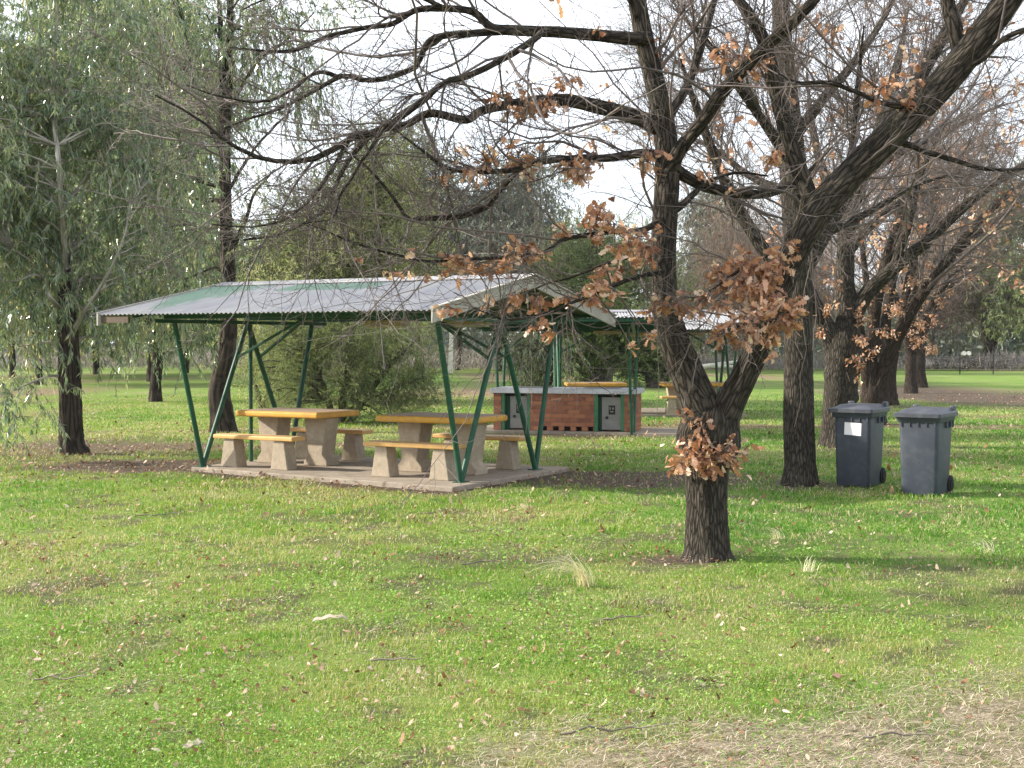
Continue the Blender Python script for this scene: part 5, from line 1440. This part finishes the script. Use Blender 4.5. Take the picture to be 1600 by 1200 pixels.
def stick(label, px, py, ln, ang, seed, r=.006):
    rng = np.random.default_rng(seed); b = gnd(px, py)
    C, R = resample([(-ln / 2 * math.cos(ang), -ln / 2 * math.sin(ang), .02), (0, .02, .035), (ln / 2 * math.cos(ang), ln / 2 * math.sin(ang), .045)], [r, r * .8, r * .4], 12, rng, .012)
    g = [(C[None], R[None])]
    for k in (4, 7):
        e = C[k] + np.array([math.cos(ang + .7), math.sin(ang + .7), .15]) * ln * .22
        c2, r2 = resample([C[k], (C[k] + e) / 2, e], [r * .6, r * .5, r * .3], 12, rng, .006); g.append((c2[None], r2[None]))
    o = tube_obj('fallen_twig', g, [5] * 3, stick_m); o.location = b
    tag(o, label, 'stick', 'fallen sticks on the grass')


for k, a in enumerate([('long twig on the lawn below the near shelter left bench', 250, 808, .5, .1), ('dark twig in the lower left grass', 95, 1070, .35, -.2), ('twig lying across the dry track edge', 960, 1150, .5, .15),
                       ('twig in the bare patch left of the front oak', 760, 885, .4, .1), ('thin twig below the largest tussock', 980, 972, .35, .05), ('straight twig on the dry track at right', 1410, 1160, .35, -.05), ('twig at the lower middle of the lawn', 620, 1040, .3, -.2),
                       ('twig leaning on the foot of the front oak', 1135, 868, .3, 1.0)]): stick(*a, 600 + k)


def leaf_piece(name, label, cat, px, py, ln, wd, ang, col, group):
    b = gnd(px, py); m = MB(); N = 9
    top, bot = [], []
    for k in range(N):
        t = k / (N - 1); w_ = .55 * wd * (math.sin(PI * min(1, .12 + t * .86)) + .35 * math.sin(k * 2.3 + px)) / 2 + .004; zz = .012 + .10 * ln * math.sin(t * PI * .9 + .2 * math.sin(py)) + .006 * math.sin(k * 2.1 + px)
        top.append((t * ln - ln / 2, w_, zz + .012)); bot.append((t * ln - ln / 2, -w_, zz))
    V = top + bot + [(x, y, z - .004) for x, y, z in top + bot]
    n = 2 * N
    Fs = [(k, k + 1, N + k + 1, N + k) for k in range(N - 1)] + [(n + k + 1, n + k, n + N + k, n + N + k + 1) for k in range(N - 1)]
    Fs += [(k + 1, k, n + k, n + k + 1) for k in range(N - 1)] + [(N + k, N + k + 1, n + N + k + 1, n + N + k) for k in range(N - 1)]
    m.add(V, Fs); o = m.build(name, col, None, smooth=True); o.location = b; o.rotation_euler = (0, 0, ang); tag(o, label, cat, group)


pale_strip = flat_mat('pale_bark_strip', (.42, .34, .26), .2, .8, .2, 8); brown_strip = flat_mat('brown_bark_strip', (.24, .15, .10), .25, .8, .2, 8)
for k, a in enumerate([('pale curled bark strip in the middle of the lawn', 515, 972, .22, .06, .1, pale_strip), ('pale bark flake near the bottom left', 303, 1170, .12, .04, .9, pale_strip),
                       ('brown curled leaf standing beside the track edge', 1308, 1062, .08, .05, 1.0, brown_strip)]):
    leaf_piece('bark_strip', a[0], 'bark', *a[1:6], a[6], 'bark strips on the grass')

# ------------------------------------------------------------------ thin winter haze
hz = MB().box(-700, 700, -320, 1600, -1.2, 26).build('haze', None, None)
hm = bpy.data.materials.new('haze_air'); hm.use_nodes = True; ht_ = hm.node_tree; ht_.nodes.clear()
ho = ht_.nodes.new('ShaderNodeOutputMaterial'); hv = ht_.nodes.new('ShaderNodeVolumePrincipled')
hv.inputs['Color'].default_value = (.86, .90, .95, 1); hv.inputs['Density'].default_value = .00018; hv.inputs['Anisotropy'].default_value = .1
ht_.links.new(hv.outputs[0], ho.inputs['Volume']); hz.data.materials.append(hm); hz['kind'] = 'stuff'
